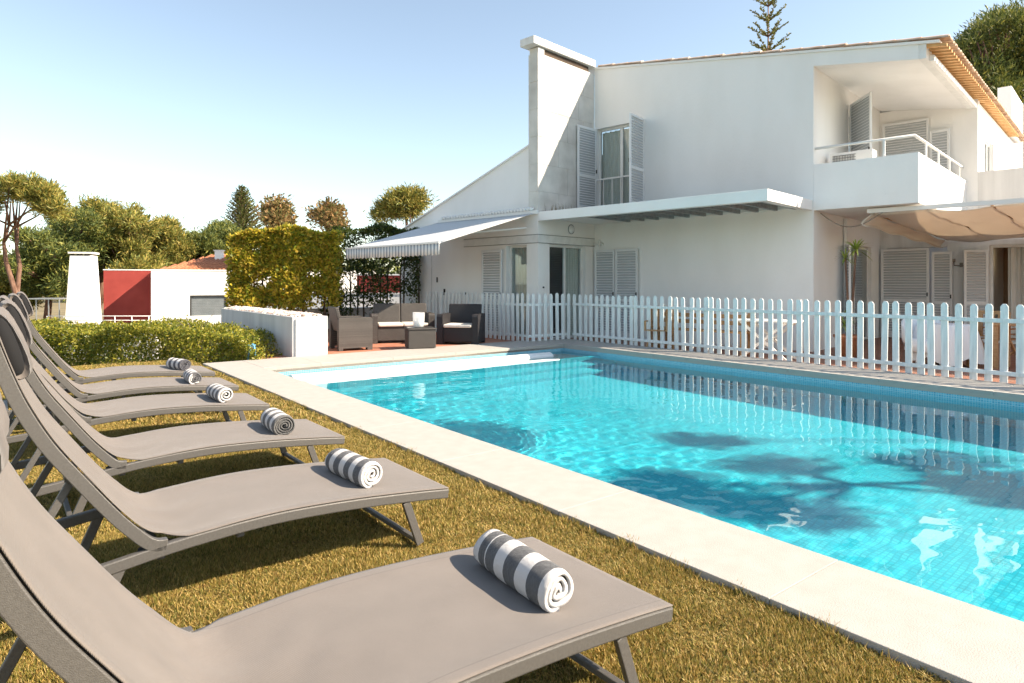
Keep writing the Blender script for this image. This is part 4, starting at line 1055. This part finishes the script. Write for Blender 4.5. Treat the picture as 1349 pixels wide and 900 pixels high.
# potted dracaena
def dracaena():
    x, y = P2(1116, 12.3); r = root('potted_dracaena', (x, y, TZ), 0, 'tall spiky dracaena in a terracotta pot at the corner of the house', 'plant')
    MB().lathe([(0,0),(.15,0),(.22,.34),(.24,.35),(.24,.40),(.21,.40),(.20,.34),(0,.33)], 28).build('pot', M['pot'], r)
    leaf_m = leafmat('dracaena_leaf', [(.16,.24,.04),(.30,.38,.07),(.42,.46,.12)], .3, .45)
    heads = [((.14,-.05,2.02), 46, .42), ((-.02,.03,1.86), 20, .30), ((.06,.12,.72), 22, .30), ((-.08,-.05,.60), 18, .25)]
    tr = MB()
    for (c, n, L_) in heads:
        tr.tube([(c[0]*.2,c[1]*.2,.33),(c[0]*.5+.03,c[1]*.5,(.33+c[2])/2),c], [.03,.022,.018], 8)
    tr.build('stem', M['bark'], r)
    V = []
    for (c, n, L_) in heads:
        c = np.array(c)
        for i in range(n):
            a = random.uniform(0,6.28); e = random.uniform(-.35,1.35); d = np.array([math.cos(a)*math.cos(e), math.sin(a)*math.cos(e), math.sin(e)]); s = np.array([-math.sin(a), math.cos(a), 0])*.013; l = L_*random.uniform(.7,1.1)
            p = [c+d*l*t+np.array([0,0,-.30*l*t*t]) for t in (0,.35,.7,1)]; wd = [.7,1,.8,.05]
            for j in range(3): V += [p[j]-s*wd[j], p[j]+s*wd[j], p[j+1]+s*wd[j+1], p[j+1]-s*wd[j+1]]
    np_mesh('crown', V, 4, leaf_m, r)
dracaena()
# AC outdoor unit on the balcony
ac = root('air_conditioner', HL(5.98, 2.95, 2.95), HANG, 'white air conditioner outdoor unit on the balcony behind the parapet', 'air conditioner')
MB().box(-.4,.4,-.16,.16,.42,1.0).build('casing', M['metalwhite'], ac, .01)
b = MB()
for k in range(14): b.box(-.33+.03*k,-.325+.03*k,-.172,-.162,.50,.94)
for k in range(9): b.box(-.34,.10,-.176,-.17,.50+.054*k,.506+.054*k)
b.build('grille', M['hinge'], ac)
for sx in (-.3,.3): MB().box(sx-.02,sx+.02,-.14,.14,0,.42).build('stand', M['hinge'], ac)
# weeds on the pergola by the chimney
V = []
for i in range(90):
    c = np.array([random.uniform(.05,.5), random.uniform(.2,.9), 2.96]); a = random.uniform(0,6.28); l = random.uniform(.08,.26); d = np.array([math.cos(a)*.4, math.sin(a)*.4, 1])*l; s = np.array([-math.sin(a), math.cos(a), 0])*.006
    V += [c-s, c+s, c+d]
o = np_mesh('dry_weeds', V, 3, leafmat('dry_weed', [(.12,.10,.06),(.25,.20,.10)], .2)); o.location = H0; o.rotation_euler = (0,0,HANG); tag(o, 'dry weeds sprouting on the slab at the foot of the chimney', 'weeds', kind='stuff')

# ------------------------------------------------------------------ vegetation
def in_ell(n, c, r, shell=.35, flat=None):
    d = unit(RNG.normal(size=(n,3))); t = (shell+(1-shell)*RNG.random((n,1))**.5)
    t = 1-(1-t)*1.0
    return np.array(c)+d*t*np.array(r)
def leaves(ctr, size, spread, per, aspect=.5, up=.0, jit=.35, outdir=None):
    """quads clustered round clump centres"""
    n = len(ctr)*per; c = np.repeat(ctr, per, 0)+RNG.normal(size=(n,3))*spread
    d = RNG.normal(size=(n,3)); d[:,2] += up
    if outdir is not None: d += np.repeat(outdir, per, 0)*1.2
    d = unit(d); s = unit(np.cross(d, RNG.normal(size=(n,3))))
    l = size*RNG.uniform(1-jit, 1+jit, (n,1)); w_ = l*aspect
    return np.stack([c-s*w_*.5, c+d*l*.5-s*w_*.5*0+s*0+(-s*w_*.35), c+d*l, c+s*w_*.5], 1) if False else np.stack([c, c+d*l*.5-s*w_*.5, c+d*l, c+d*l*.5+s*w_*.5], 1)
LM = {}
LM['pine'] = leafmat('pine_needles', [(0.089,0.112,0.030),(0.180,0.203,0.041),(0.307,0.284,0.061),(0.487,0.365,0.092),(0.153,0.173,0.041)], .3)
LM['pined'] = leafmat('dark_pine_needles', [(0.054,0.076,0.022),(0.098,0.133,0.034),(0.175,0.199,0.048),(0.306,0.284,0.057)], .25)
LM['hedge'] = leafmat('hedge_leaf', [(0.063,0.104,0.014),(0.166,0.198,0.026),(0.308,0.290,0.034),(0.385,0.326,0.047),(0.115,0.150,0.023)], .35, .4)
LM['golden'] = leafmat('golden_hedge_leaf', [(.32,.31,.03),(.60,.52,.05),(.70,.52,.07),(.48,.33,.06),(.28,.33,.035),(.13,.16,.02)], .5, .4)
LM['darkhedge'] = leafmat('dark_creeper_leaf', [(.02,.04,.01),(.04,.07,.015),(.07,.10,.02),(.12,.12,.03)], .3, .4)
LM['rust'] = leafmat('rusty_needles', [(0.240,0.144,0.060),(0.360,0.216,0.084),(0.192,0.168,0.060),(0.120,0.120,0.036)], .3)
LM['norfolk'] = leafmat('araucaria_needles', [(0.096,0.120,0.036),(0.168,0.192,0.060),(0.264,0.252,0.096)], .25)
def tree(kind, loc, trunk, blobs, label, lm, clump=.5, per=16, size=.28, n=260, bark='bark', group='pine trees beyond the garden', limbs=True, seed=0, aspect=.35, tr=.16, cat='tree', shell=.3, up=.5):
    """trunk: list of points (relative), blobs: list of (centre, radii)"""
    r = root(kind, loc, 0, label, cat, group); rnd = random.Random(seed)
    b = MB(); paths = trunk if isinstance(trunk[0], list) else [trunk]
    for t in paths:
        k = len(t); b.tube(t, [tr*(1-.65*i/(k-1)) for i in range(k)], 9)
    if limbs:
        for c, rad in (blobs if limbs is True else blobs[::max(1, len(blobs)//limbs)]):
            t = rnd.choice(paths); p = Vector(t[-1]) if rnd.random() < .6 else Vector(t[-2]); c = Vector(c)
            for _ in range(3 if limbs is True else 1):
                e = c+Vector((rnd.uniform(-.6,.6)*rad[0], rnd.uniform(-.6,.6)*rad[1], rnd.uniform(-.3,.4)*rad[2])); m_ = (p+e)/2+Vector((0,0,-.1*rad[2]))
                b.tube([p, m_, e], [tr*.4, tr*.25, tr*.08], 6)
    b.build('trunk', M[bark], r)
    out = []; vol = sum(q[1][0]*q[1][1]*q[1][2] for q in blobs)
    for c, rad in blobs:
        m_ = max(14, int(n*(rad[0]*rad[1]*rad[2])/vol)); ct = in_ell(m_, c, rad, shell)
        o_ = unit((ct-np.array(c))/np.array(rad)); out.append(leaves(ct, size, clump*.38, per, aspect, up, outdir=o_))
    V = np.concatenate(out).reshape(-1, 3)
    np_mesh('crown', V, 4, lm, r)
    return r
def px(x, y, d): return P(x, y, d)
def blobs_from(lst, d, base):   # pixel ellipses at depth d relative to base location
    out = []
    for (x, y, rx, ry, *dd) in lst:
        q = px(x, y, d+(dd[0] if dd else 0)); s = d/850; out.append((tuple(q-Vector(base)), (rx*s, rx*s*.9, ry*s)))
    return out
GZ = -1.75
def bt(x, d): return Vector(((x-674.5)*d/850, d, GZ))
# umbrella pine with twin red trunks, far left
d = 26; base = bt(22, d)
def rel(pts, dd): return [tuple(px(x, y, dd)-base) for x, y in pts]
tw = [[(0,0,0)]+rel([(20,385),(8,345),(5,320),(12,296)], d), [(.45,.3,0)]+rel([(22,388),(26,350),(22,328),(20,300)], d+.3)]
rnd = random.Random(77); ub_ = []
for k in range(46):
    a = rnd.uniform(math.pi*.98, math.pi*2.02); q = rnd.uniform(.55, 1); ub_.append((20+math.cos(a)*62*q, 282+math.sin(a)*44*q, rnd.uniform(5,11), rnd.uniform(3,5.5), rnd.uniform(-2.2,2.2)))
ub_ += [(78,262,7,4),(70,276,6,3,1)]
tree('umbrella_pine', base, tw, blobs_from(ub_, d, base), 'umbrella pine with two reddish bare trunks at the left edge', LM['pine'], n=430, per=30, size=.22, clump=.28, seed=1, tr=.12, up=1.0, aspect=.17, limbs=10)
# thick group of pines across the left horizon
specs = [(60,345,55,60,38,'pined','broad dark pine right behind the umbrella pine'),(100,330,42,52,40,'pined','dark pine with a low crown left of the white tower'),(128,300,32,34,44,'pine','pine with high lit crown above the white tower'),
         (165,312,34,42,42,'pine','round yellow green pine above the red wall'),(215,325,28,34,46,'pine','pine rising left of the tiled roof'),(190,365,45,22,40,'pine','low spreading pine behind the red wall'),
         (262,335,32,26,48,'pined','dense pine directly behind the tiled roof'),(300,320,28,24,50,'pined','green pine just left of the golden hedge'),(15,380,40,40,40,'pine','low pine thicket under the umbrella pine'),(-30,350,40,45,42,'pined','pine crossing the left photo edge')]
for i, (x, y, rx, ry, d, lm, lab) in enumerate(specs):
    base = bt(x, d); rnd = random.Random(50+i); bl_ = [(x, y+ry*.15, rx*.6, ry*.55)]
    for k in range(26):
        a = rnd.uniform(0, 6.28); q = rnd.uniform(.45,.92); bl_.append((x+math.cos(a)*rx*q, y+math.sin(a)*ry*q, rnd.uniform(7,13), rnd.uniform(4.5,8.5), rnd.uniform(-2.5,1.5)))
    t = [(0,0,0), (.3,0,3), tuple(px(x, y, d)-base)]
    tree('pine_tree', base, t, blobs_from(bl_, d, base), lab, LM[lm], n=1000, per=26, size=.30, clump=.5, seed=i, tr=.22, aspect=.2, up=.8)
# rusty pines
d = 38
for x, y, rx, ry, lab, i in ((368,284,28,24,'rust tinted pine just right of the conifer spire',1),(430,288,22,22,'thin rust tinted pine above the dark hedge',2)):
    base = bt(x, d); rnd = random.Random(80+i); bl_ = []
    for k in range(12):
        a = rnd.uniform(0, 6.28); q = rnd.uniform(.2,.8); bl_.append((x+math.cos(a)*rx*q, y+math.sin(a)*ry*q, rx*rnd.uniform(.2,.36), ry*rnd.uniform(.14,.24), rnd.uniform(-1,1)))
    tree('pine_tree', base, [(0,0,0),(.1,0,4),tuple(px(x,y+6,d)-base)], blobs_from(bl_, d, base), lab, LM['rust'], n=(230,170)[i-1], per=22, size=.26, clump=.55, seed=90+i, tr=.12, aspect=.35)
# tree behind the low roof
d = 36; base = bt(535, d)
tree('pine_tree', base, [(0,0,0),(.2,0,4),tuple(px(535,285,d)-base)], blobs_from([(530,270,26,16),(512,278,16,12),(550,264,16,11),(500,284,9,7),(540,255,16,7)], d, base), 'bushy pine crown peeping over the sloping left roof', LM['golden' if False else 'pine'], n=330, per=32, size=.26, clump=.42, seed=5, tr=.2, aspect=.18)
# big stone pine, right
d = 34; base = bt(1345, d); bl_ = [(1345,140,82,100),(1352,205,34,34),(1300,150,48,58,-2),(1330,60,62,42,-1),(1385,60,60,50),(1275,175,26,30,-1),(1350,200,50,35),(1290,105,36,34,-2),(1258,150,20,30),(1290,190,40,34),(1340,25,36,20)]
rnd = random.Random(9)
for k in range(40):
    a = rnd.uniform(2.2, 4.9); bl_.append((1345+math.cos(a)*85, 125+math.sin(a)*100, rnd.uniform(8,15), rnd.uniform(5,9), rnd.uniform(-3,2)))
tree('stone_pine', base, [[(0,0,0),(.3,0,4),tuple(px(1348,170,d)-base)],[(.8,0,0),(1.2,.2,5),tuple(px(1325,150,d)-base)]], blobs_from(bl_, d, base), 'huge dense stone pine towering behind the right end of the house', LM['pined'], n=3800, per=26, size=.26, clump=.45, seed=6, tr=.35, group=None, shell=.55, up=.9, aspect=.18)
# conifer spires (araucaria)
def araucaria(loc, h, r0, label, tiers, seed, top_only=0, ex=.8):
    rnd = random.Random(seed); r = root('norfolk_pine', loc, 0, label, 'tree'); b = MB(); b.tube([(0,0,0),(0,0,h)], [r0*.12, .02], 8); V = []
    for k in range(tiers):
        f = k/(tiers-1); z = h*(top_only+(1-top_only)*f)*.985; L_ = r0*(1-f)**ex+.10*r0; nb = 7 if f < .9 else 4
        for j in range(nb):
            a = 2*math.pi*j/nb+k*.5+rnd.uniform(-.1,.1); dd = Vector((math.cos(a), math.sin(a), .55+.3*f)); l = L_*rnd.uniform(.85,1.1)
            e = Vector((0,0,z))+dd*l; b.tube([(0,0,z), e], [r0*.022, r0*.008], 5)
            m_ = int(50*l/r0)+10
            for i in range(m_):
                t = rnd.uniform(.12,1); p = np.array(Vector((0,0,z))+dd*l*t); q = np.array([math.cos(a+rnd.choice((-1,1))*rnd.uniform(.3,1.6)), math.sin(a+rnd.choice((-1,1))*rnd.uniform(.3,1.6)), rnd.uniform(.1,1.2)]); q /= np.linalg.norm(q)
                s = np.cross(q, np.array([rnd.random(), rnd.random(), rnd.random()])); s = s/np.linalg.norm(s)*r0*.03; ll = r0*rnd.uniform(.08,.16)
                V += [p, p+q*ll*.5-s, p+q*ll, p+q*ll*.5+s]
    b.build('trunk', M['bark'], r); np_mesh('crown', V, 4, LM['norfolk'], r)
d = 60; base = bt(319, d); araucaria(base, px(319,246,d).z-GZ, 1.9, 'slender conical araucaria spire rising behind the golden hedge', 26, 3, .55)
d = 38; base = bt(1012, d); araucaria(base, px(1012,-38,d).z-GZ, 1.35, 'sparse araucaria top with whorled branches above the roof', 10, 4, .62, .5)
# ------------------------------------------------------------------ hedges
def hedge(name, loc, rz, L_, W_, H_, label, lm, n, size, group=None, z0=0, stems=0, uneven=.06, holes=0, taper=False, cat='hedge', topn=.5):
    r = root(name, loc, rz, label, cat, group)
    p = np.stack([RNG.uniform(-L_/2, L_/2, n), RNG.uniform(-W_/2, W_/2, n), RNG.uniform(z0, H_, n)], -1)
    # push two thirds of the leaves to the shell
    k = RNG.random(n); f = k < .38; p[f,1] = -W_/2+RNG.exponential(.05, f.sum()); f = (k >= .38) & (k < .62); p[f,2] = H_-RNG.exponential(.05, f.sum()); f = (k >= .62) & (k < .74); p[f,1] = W_/2-RNG.exponential(.05, f.sum())
    wob = uneven*(np.sin(p[:,0]*2.3+1)+.7*np.sin(p[:,0]*5.1)+.6*np.sin(p[:,2]*6+p[:,0]*3.3))
    p[:,1] += wob*np.sign(p[:,1]); p[:,2] += wob*(p[:,2]/H_)
    if taper: # round off the right end
        e = np.clip((p[:,0]-(L_/2-.9))/.9, 0, 1); p[:,2] = z0+(p[:,2]-z0)*(1-.75*e**1.6)
    if holes:
        q = np.sin(p[:,0]*3.1+2*np.sin(p[:,2]*2.3))*np.sin(p[:,2]*4.3+p[:,0]*1.7)+RNG.normal(size=n)*.35; low = 1-(p[:,2]-z0)/(H_-z0)
        p = p[q < 1.0-holes*(.3+low)]
    V = leaves(p, size, .02, 1, .55, .3)
    V = V.reshape(-1,3); np_mesh('foliage', V, 4, lm, r)
    b = MB(); m_ = max(stems, 3)
    for i in range(m_):
        x = -L_/2+L_*(i+.5)/m_+random.uniform(-.15,.15); yy = random.uniform(-.2,.2)*W_; zb = -.3 if z0 >= 0 else z0-.3
        b.tube([(x,yy,min(0,zb)),(x+random.uniform(-.06,.06),yy,H_*.5),(x+random.uniform(-.2,.2),yy,H_*.92)], [.03,.022,.008], 6)
        for _ in range(4): zz = random.uniform(.3,.8)*H_; b.tube([(x,yy,zz),(x+random.uniform(-.4,.4),yy+random.uniform(-.3,.3)*W_,zz+.4)], [.012,.004], 5)
    b.build('stem', M['barkd'], r)
    return r
ha = Vector((-3.95, 11.75, 0)); hb_ = Vector((-15, 12.6, 0)); c = (ha+hb_)/2
hedge('clipped_hedge', (c.x, c.y, -.05), math.atan2(ha.y-hb_.y, ha.x-hb_.x), (ha-hb_).length, 1.7, .53, 'low clipped green hedge between the loungers and the neighbouring house', LM['hedge'], 120000, .05, z0=-.6, taper=True)
b = MB(); c2 = hedge
d = 16.5; xl, xr = px(303,400,d).x, px(452,400,d+.8).x
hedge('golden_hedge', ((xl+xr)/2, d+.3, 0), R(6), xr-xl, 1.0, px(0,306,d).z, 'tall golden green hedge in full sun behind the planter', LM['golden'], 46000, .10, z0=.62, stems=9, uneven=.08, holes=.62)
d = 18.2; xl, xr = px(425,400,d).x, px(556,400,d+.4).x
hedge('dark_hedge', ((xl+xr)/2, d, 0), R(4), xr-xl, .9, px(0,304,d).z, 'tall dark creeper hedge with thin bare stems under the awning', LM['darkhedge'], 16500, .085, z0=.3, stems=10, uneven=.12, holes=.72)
# yucca tufts behind the low hedge
for i, (x, y, d, n_, l_) in enumerate(((232,428,14.6,70,.55),(262,430,14.8,60,.5),(285,428,15.2,50,.5),(118,432,15,40,.35),(80,430,15,40,.4),(150,434,15.2,30,.3))):
    q = px(x, y, d); r = root('yucca_plant', (q.x, q.y, -1.0), 0, ['spiky yucca tuft nearest the white wall window','spiky tuft below the grey roller shutter','spiky tuft touching the planter end of the hedge','thin grassy tuft by the foot of the white tower','wispy tuft below the railing, left of the tower','small tuft in front of the red wall'][i], 'plant', 'spiky tufts above the clipped hedge')
    V = []; c = np.array([0,0,.98+.05])
    for k in range(n_*2):
        a = random.uniform(0,6.28); e = random.uniform(.3,1.45); dd = np.array([math.cos(a)*math.cos(e), math.sin(a)*math.cos(e), math.sin(e)]); s = np.array([-math.sin(a), math.cos(a), 0])*.016; l = l_*random.uniform(.6,1.1); c0 = c+np.array([random.gauss(0,.14),random.gauss(0,.1),-.15])
        V += [c0-s, c0+s, c0+dd*l]
    np_mesh('foliage', V, 3, LM['hedge'], r); MB().tube([(0,0,-.7),(0,0,.95)], .05, 7).build('stem', M['barkd'], r)

# ------------------------------------------------------------------ neighbouring house, lower down on the left
NA = math.atan2(.42, .9); NB_ = bt(199, 30)
nh = root('neighbour_house', (NB_.x, NB_.y, GZ), NA, 'flat roofed white and brick red neighbouring house beyond the hedge', 'house')
NU = Vector((math.cos(NA), math.sin(NA), 0))
def nx_of(pxv):  # local x where a pixel column meets the neighbour facade line
    r_ = (pxv-674.5)/850; return (r_*NB_.y-NB_.x)/(NU.x-r_*NU.y)
zt = px(0,356.5,30).z-GZ
xw = nx_of(322)
b = MB(); wx0, wx1 = nx_of(250), nx_of(300); wz0, wz1 = px(0,416,31).z-GZ, px(0,389,31).z-GZ
b.box(0, wx0, 0, 6, 0, zt).box(wx1, 10.5, 0, 6, 0, zt).box(wx0, wx1, 0, 6, 0, wz0).box(wx0, wx1, 0, 6, wz1, zt).build('wall', M['wall'], nh)
MB().box(-.02, 10.5, -.03, 6, zt+.001, zt+.06).build('parapet_cap', M['trim'], nh)
wf = MB().box(wx0, wx0+.07, .02, .2, wz0, wz1).box(wx1-.07, wx1, .02, .2, wz0, wz1).box(wx0+.07, wx1-.07, .02, .2, wz1-.07, wz1).build('window', M['hinge'], nh)
b = MB(); z = wz0
while z < wz1-.07: b.box(wx0+.07, wx1-.07, .09, .13, z, z+.075); z += .08
b.build('roller_shutter', M['greyshutter'], wf)
xr0 = nx_of(128)
MB().box(xr0, -.003, 1.9, 5.5, 0, zt+.03).build('red_wall', M['red'], nh)
MB().box(xr0-.02, -.003, 1.88, 5.5, zt+.031, zt+.08).build('red_wall_cap', M['trim'], nh)
def ptower():
    q = px(110.5, 400, 28.5); r = root('white_tower', (q.x, q.y, GZ), NA*.6, 'tapered white chimney tower left of the red wall', 'tower')
    zt_ = px(0,337,28.5).z-GZ; b = MB(); a, c = .60, .40
    b.add([(-a,-a,0),(a,-a,0),(a,a,0),(-a,a,0),(-c,-c,zt_),(c,-c,zt_),(c,c,zt_),(-c,c,zt_)], [(0,3,2,1),(4,5,6,7),(0,1,5,4),(3,7,6,2),(0,4,7,3),(1,2,6,5)]).build('shaft', M['wall'], r)
    MB().box(-c-.06,c+.06,-c-.06,c+.06,zt_+.07,zt_+.15).build('cap', M['trim'], r)
    b = MB()
    for sx in (-1,0,1):
        for sy in (-1,1): b.box(sx*(c-.08)-.05,sx*(c-.08)+.05,sy*(c-.08)-.05,sy*(c-.08)+.05,zt_,zt_+.07)
    b.build('cap_block', M['dark'], r)
ptower()
# tiled hip roof further back
def hip():
    d = 37; xl, xr = px(205,350,d).x, px(330,350,d).x; z0, z1 = px(0,357,d).z, px(0,343,d+3).z
    r = root('tiled_roof_house', ((xl+xr)/2, d, GZ), 0, 'house with low terracotta tiled hip roof and stub chimney behind the white block', 'house')
    w_ = (xr-xl)/2; b = MB(); z0 -= GZ; z1 -= GZ
    b.add([(-w_,0,z0),(w_,0,z0),(w_,8,z0),(-w_,8,z0),(-w_*.45,4,z1+.35),(w_,4,z1+.35)], [(0,1,5,4),(2,3,4,5),(3,0,4),(1,2,5)]); o = b.build('roof', M['tilered'], r)
    t = MB(); x = -w_
    while x < w_:
        f = min(1, (x+w_)/(w_*.55)); t.tube([(x,0-.02,z0+.03),(x,4*f,z0+.03+(z1+.35-z0)*f)], .085, 6); x += .24
    t.build('roof_tiles', M['tilered'], o)
    MB().box(-w_+.3,w_,.4,7.6,0,z0).build('wall', M['wall'], r)
    q = px(262,345,d); xx = q.x-(xl+xr)/2; c = MB().box(xx-.3,xx+.1,2.6,3.0,z0,z1+.55).build('chimney', M['wall'], o); MB().box(xx-.35,xx+.15,2.55,3.05,z1+.551,z1+.62).build('chimney_cap', M['trim'], c)
hip()
# red garden wall and pale walls seen through the dark hedge
def simple_wall(name, x0, x1, y0, y1, d, m, label, th=.25):
    a, c = px(x0, y0, d), px(x1, y1, d); r = root(name, ((a.x+c.x)/2, d, GZ), 0, label, 'wall')
    w_ = abs(c.x-a.x)/2; MB().box(-w_, w_, 0, th, 0, a.z-GZ).build('masonry', M[m], r); MB().box(-w_-.02, w_+.02, -.02, th+.02, a.z-GZ+.001, a.z-GZ+.06).build('cap', M['trim'], r)
simple_wall('red_garden_wall', 470, 546, 363, 395, 27, 'red', 'brick red garden wall glimpsed through the dark creeper hedge')
simple_wall('white_garden_wall', 330, 548, 388, 410, 24, 'wall', 'pale garden wall running behind both tall hedges')
simple_wall('white_low_wall', 58, 205, 433, 445, 25.5, 'wall', 'low white wall under the railing of the neighbouring house')
def railing():
    d = 25.3; a, c = px(62,420,d), px(196,420,d); r = root('terrace_railing', ((a.x+c.x)/2, d, px(0,433,d).z), 0, 'thin grey pipe railing in front of the red wall', 'railing')
    w_ = (c.x-a.x)/2; h_ = px(0,416.5,d).z-px(0,433,d).z; b = MB()
    for f in (1,.66,.33): b.tube([(-w_,0,h_*f),(w_,0,h_*f)], .016, 6)
    b.tube([(w_,0,h_),(w_+.5,2,h_+.06)], .016, 6); b.build('rail', M['metalwhite'], r)
    for k in range(7): x = -w_+2*w_*k/6; MB().tube([(x,0,-.02),(x,0,h_)], .02, 6).build('post', M['metalwhite'], r)
railing()
# distant fence and shelter behind the pines, left
def shelter():
    d = 33; a, c = px(45,398,d), px(92,398,d); r = root('garden_shelter', ((a.x+c.x)/2, d, GZ), 0, 'open garden shelter with pale flat roof under the pines', 'shelter')
    w_ = (c.x-a.x)/2; z = px(0,394,d).z-GZ; MB().box(-w_,w_,-.8,.8,z,z+.05).build('roof', M['steel'], r)
    for sx in (-1,-.3,.4,1):
        MB().box(sx*w_*.97-.02,sx*w_*.97+.02,-.75,-.71,0,z).build('post', M['steel'], r)
shelter()
# far belt of trees at the horizon, one mass
ct = []
for i in range(420):
    x = RNG.uniform(-150, 120); y = RNG.uniform(95, 120); z = GZ+RNG.uniform(0, 7+1.5*math.sin(x*.07)+1.2*math.sin(x*.19)); ct.append((x,y,z))
ct = np.array(ct); V = leaves(ct, 1.3, 1.5, 60, .5, .3).reshape(-1,3)
o = np_mesh('treeline', V, 4, LM['pined']); tag(o, 'distant wooded belt at the horizon', 'trees', kind='stuff')

# ------------------------------------------------------------------ trees outside the frame that cast the shade on pool and balcony
def shade_tree(loc, blobs, label, n, seed, lm='pine'):
    base = Vector(loc); tree('garden_pine', base, [(0,0,0),(.2,.1,2.5),tuple(Vector(blobs[0][0])*.9)], blobs, label, LM[lm], n=n, per=20, size=.18, clump=.24, seed=seed, tr=.10, group='pines on the sunny side of the garden')
Sx, Sy = SUN.x/SUN.z, SUN.y/SUN.z
def caster(p, h):  # point at height h whose shadow falls on p
    return Vector((p.x+Sx*(h-p.z), p.y+Sy*(h-p.z), h))
def sun_entry(px_, py_):   # where the sun ray reaching the pool floor seen at this pixel enters the water
    d = 850*(EYE-WL)/(py_-372); e = Vector(((px_-674.5)*d/850, d, 0)); hd = e.length
    sn = math.sin(math.atan2(hd, EYE-WL))/1.333; e = e*(1+1.2*math.tan(math.asin(sn))/hd)
    hz = math.hypot(SUN.x, SUN.y); sr = hz/1.333; k = 1.2*math.tan(math.asin(sr))
    return Vector((e.x+SUN.x/hz*k, e.y+SUN.y/hz*k, WL))
sp_ = [(885,640,.26,.22),(1040,672,.30,.17),(1025,610,.30,.10),(930,577,.22,.10),(965,660,.2,.12),(1250,606,.34,.13),(1335,642,.42,.26)]
ent = [sun_entry(a_, b_) for a_, b_, _, _ in sp_]
bb = caster(ent[2], 6.5); base = Vector((bb.x+4.5, bb.y+.9, GZ))
shade_tree(base, [(tuple(caster(p, 6.0+.3*(i%4))-base), (q[2]*1.05, q[3]*1.5, .16)) for i, (p, q) in enumerate(zip(ent, sp_))], 'pine with open crown outside the right of the photo', 130, 31)
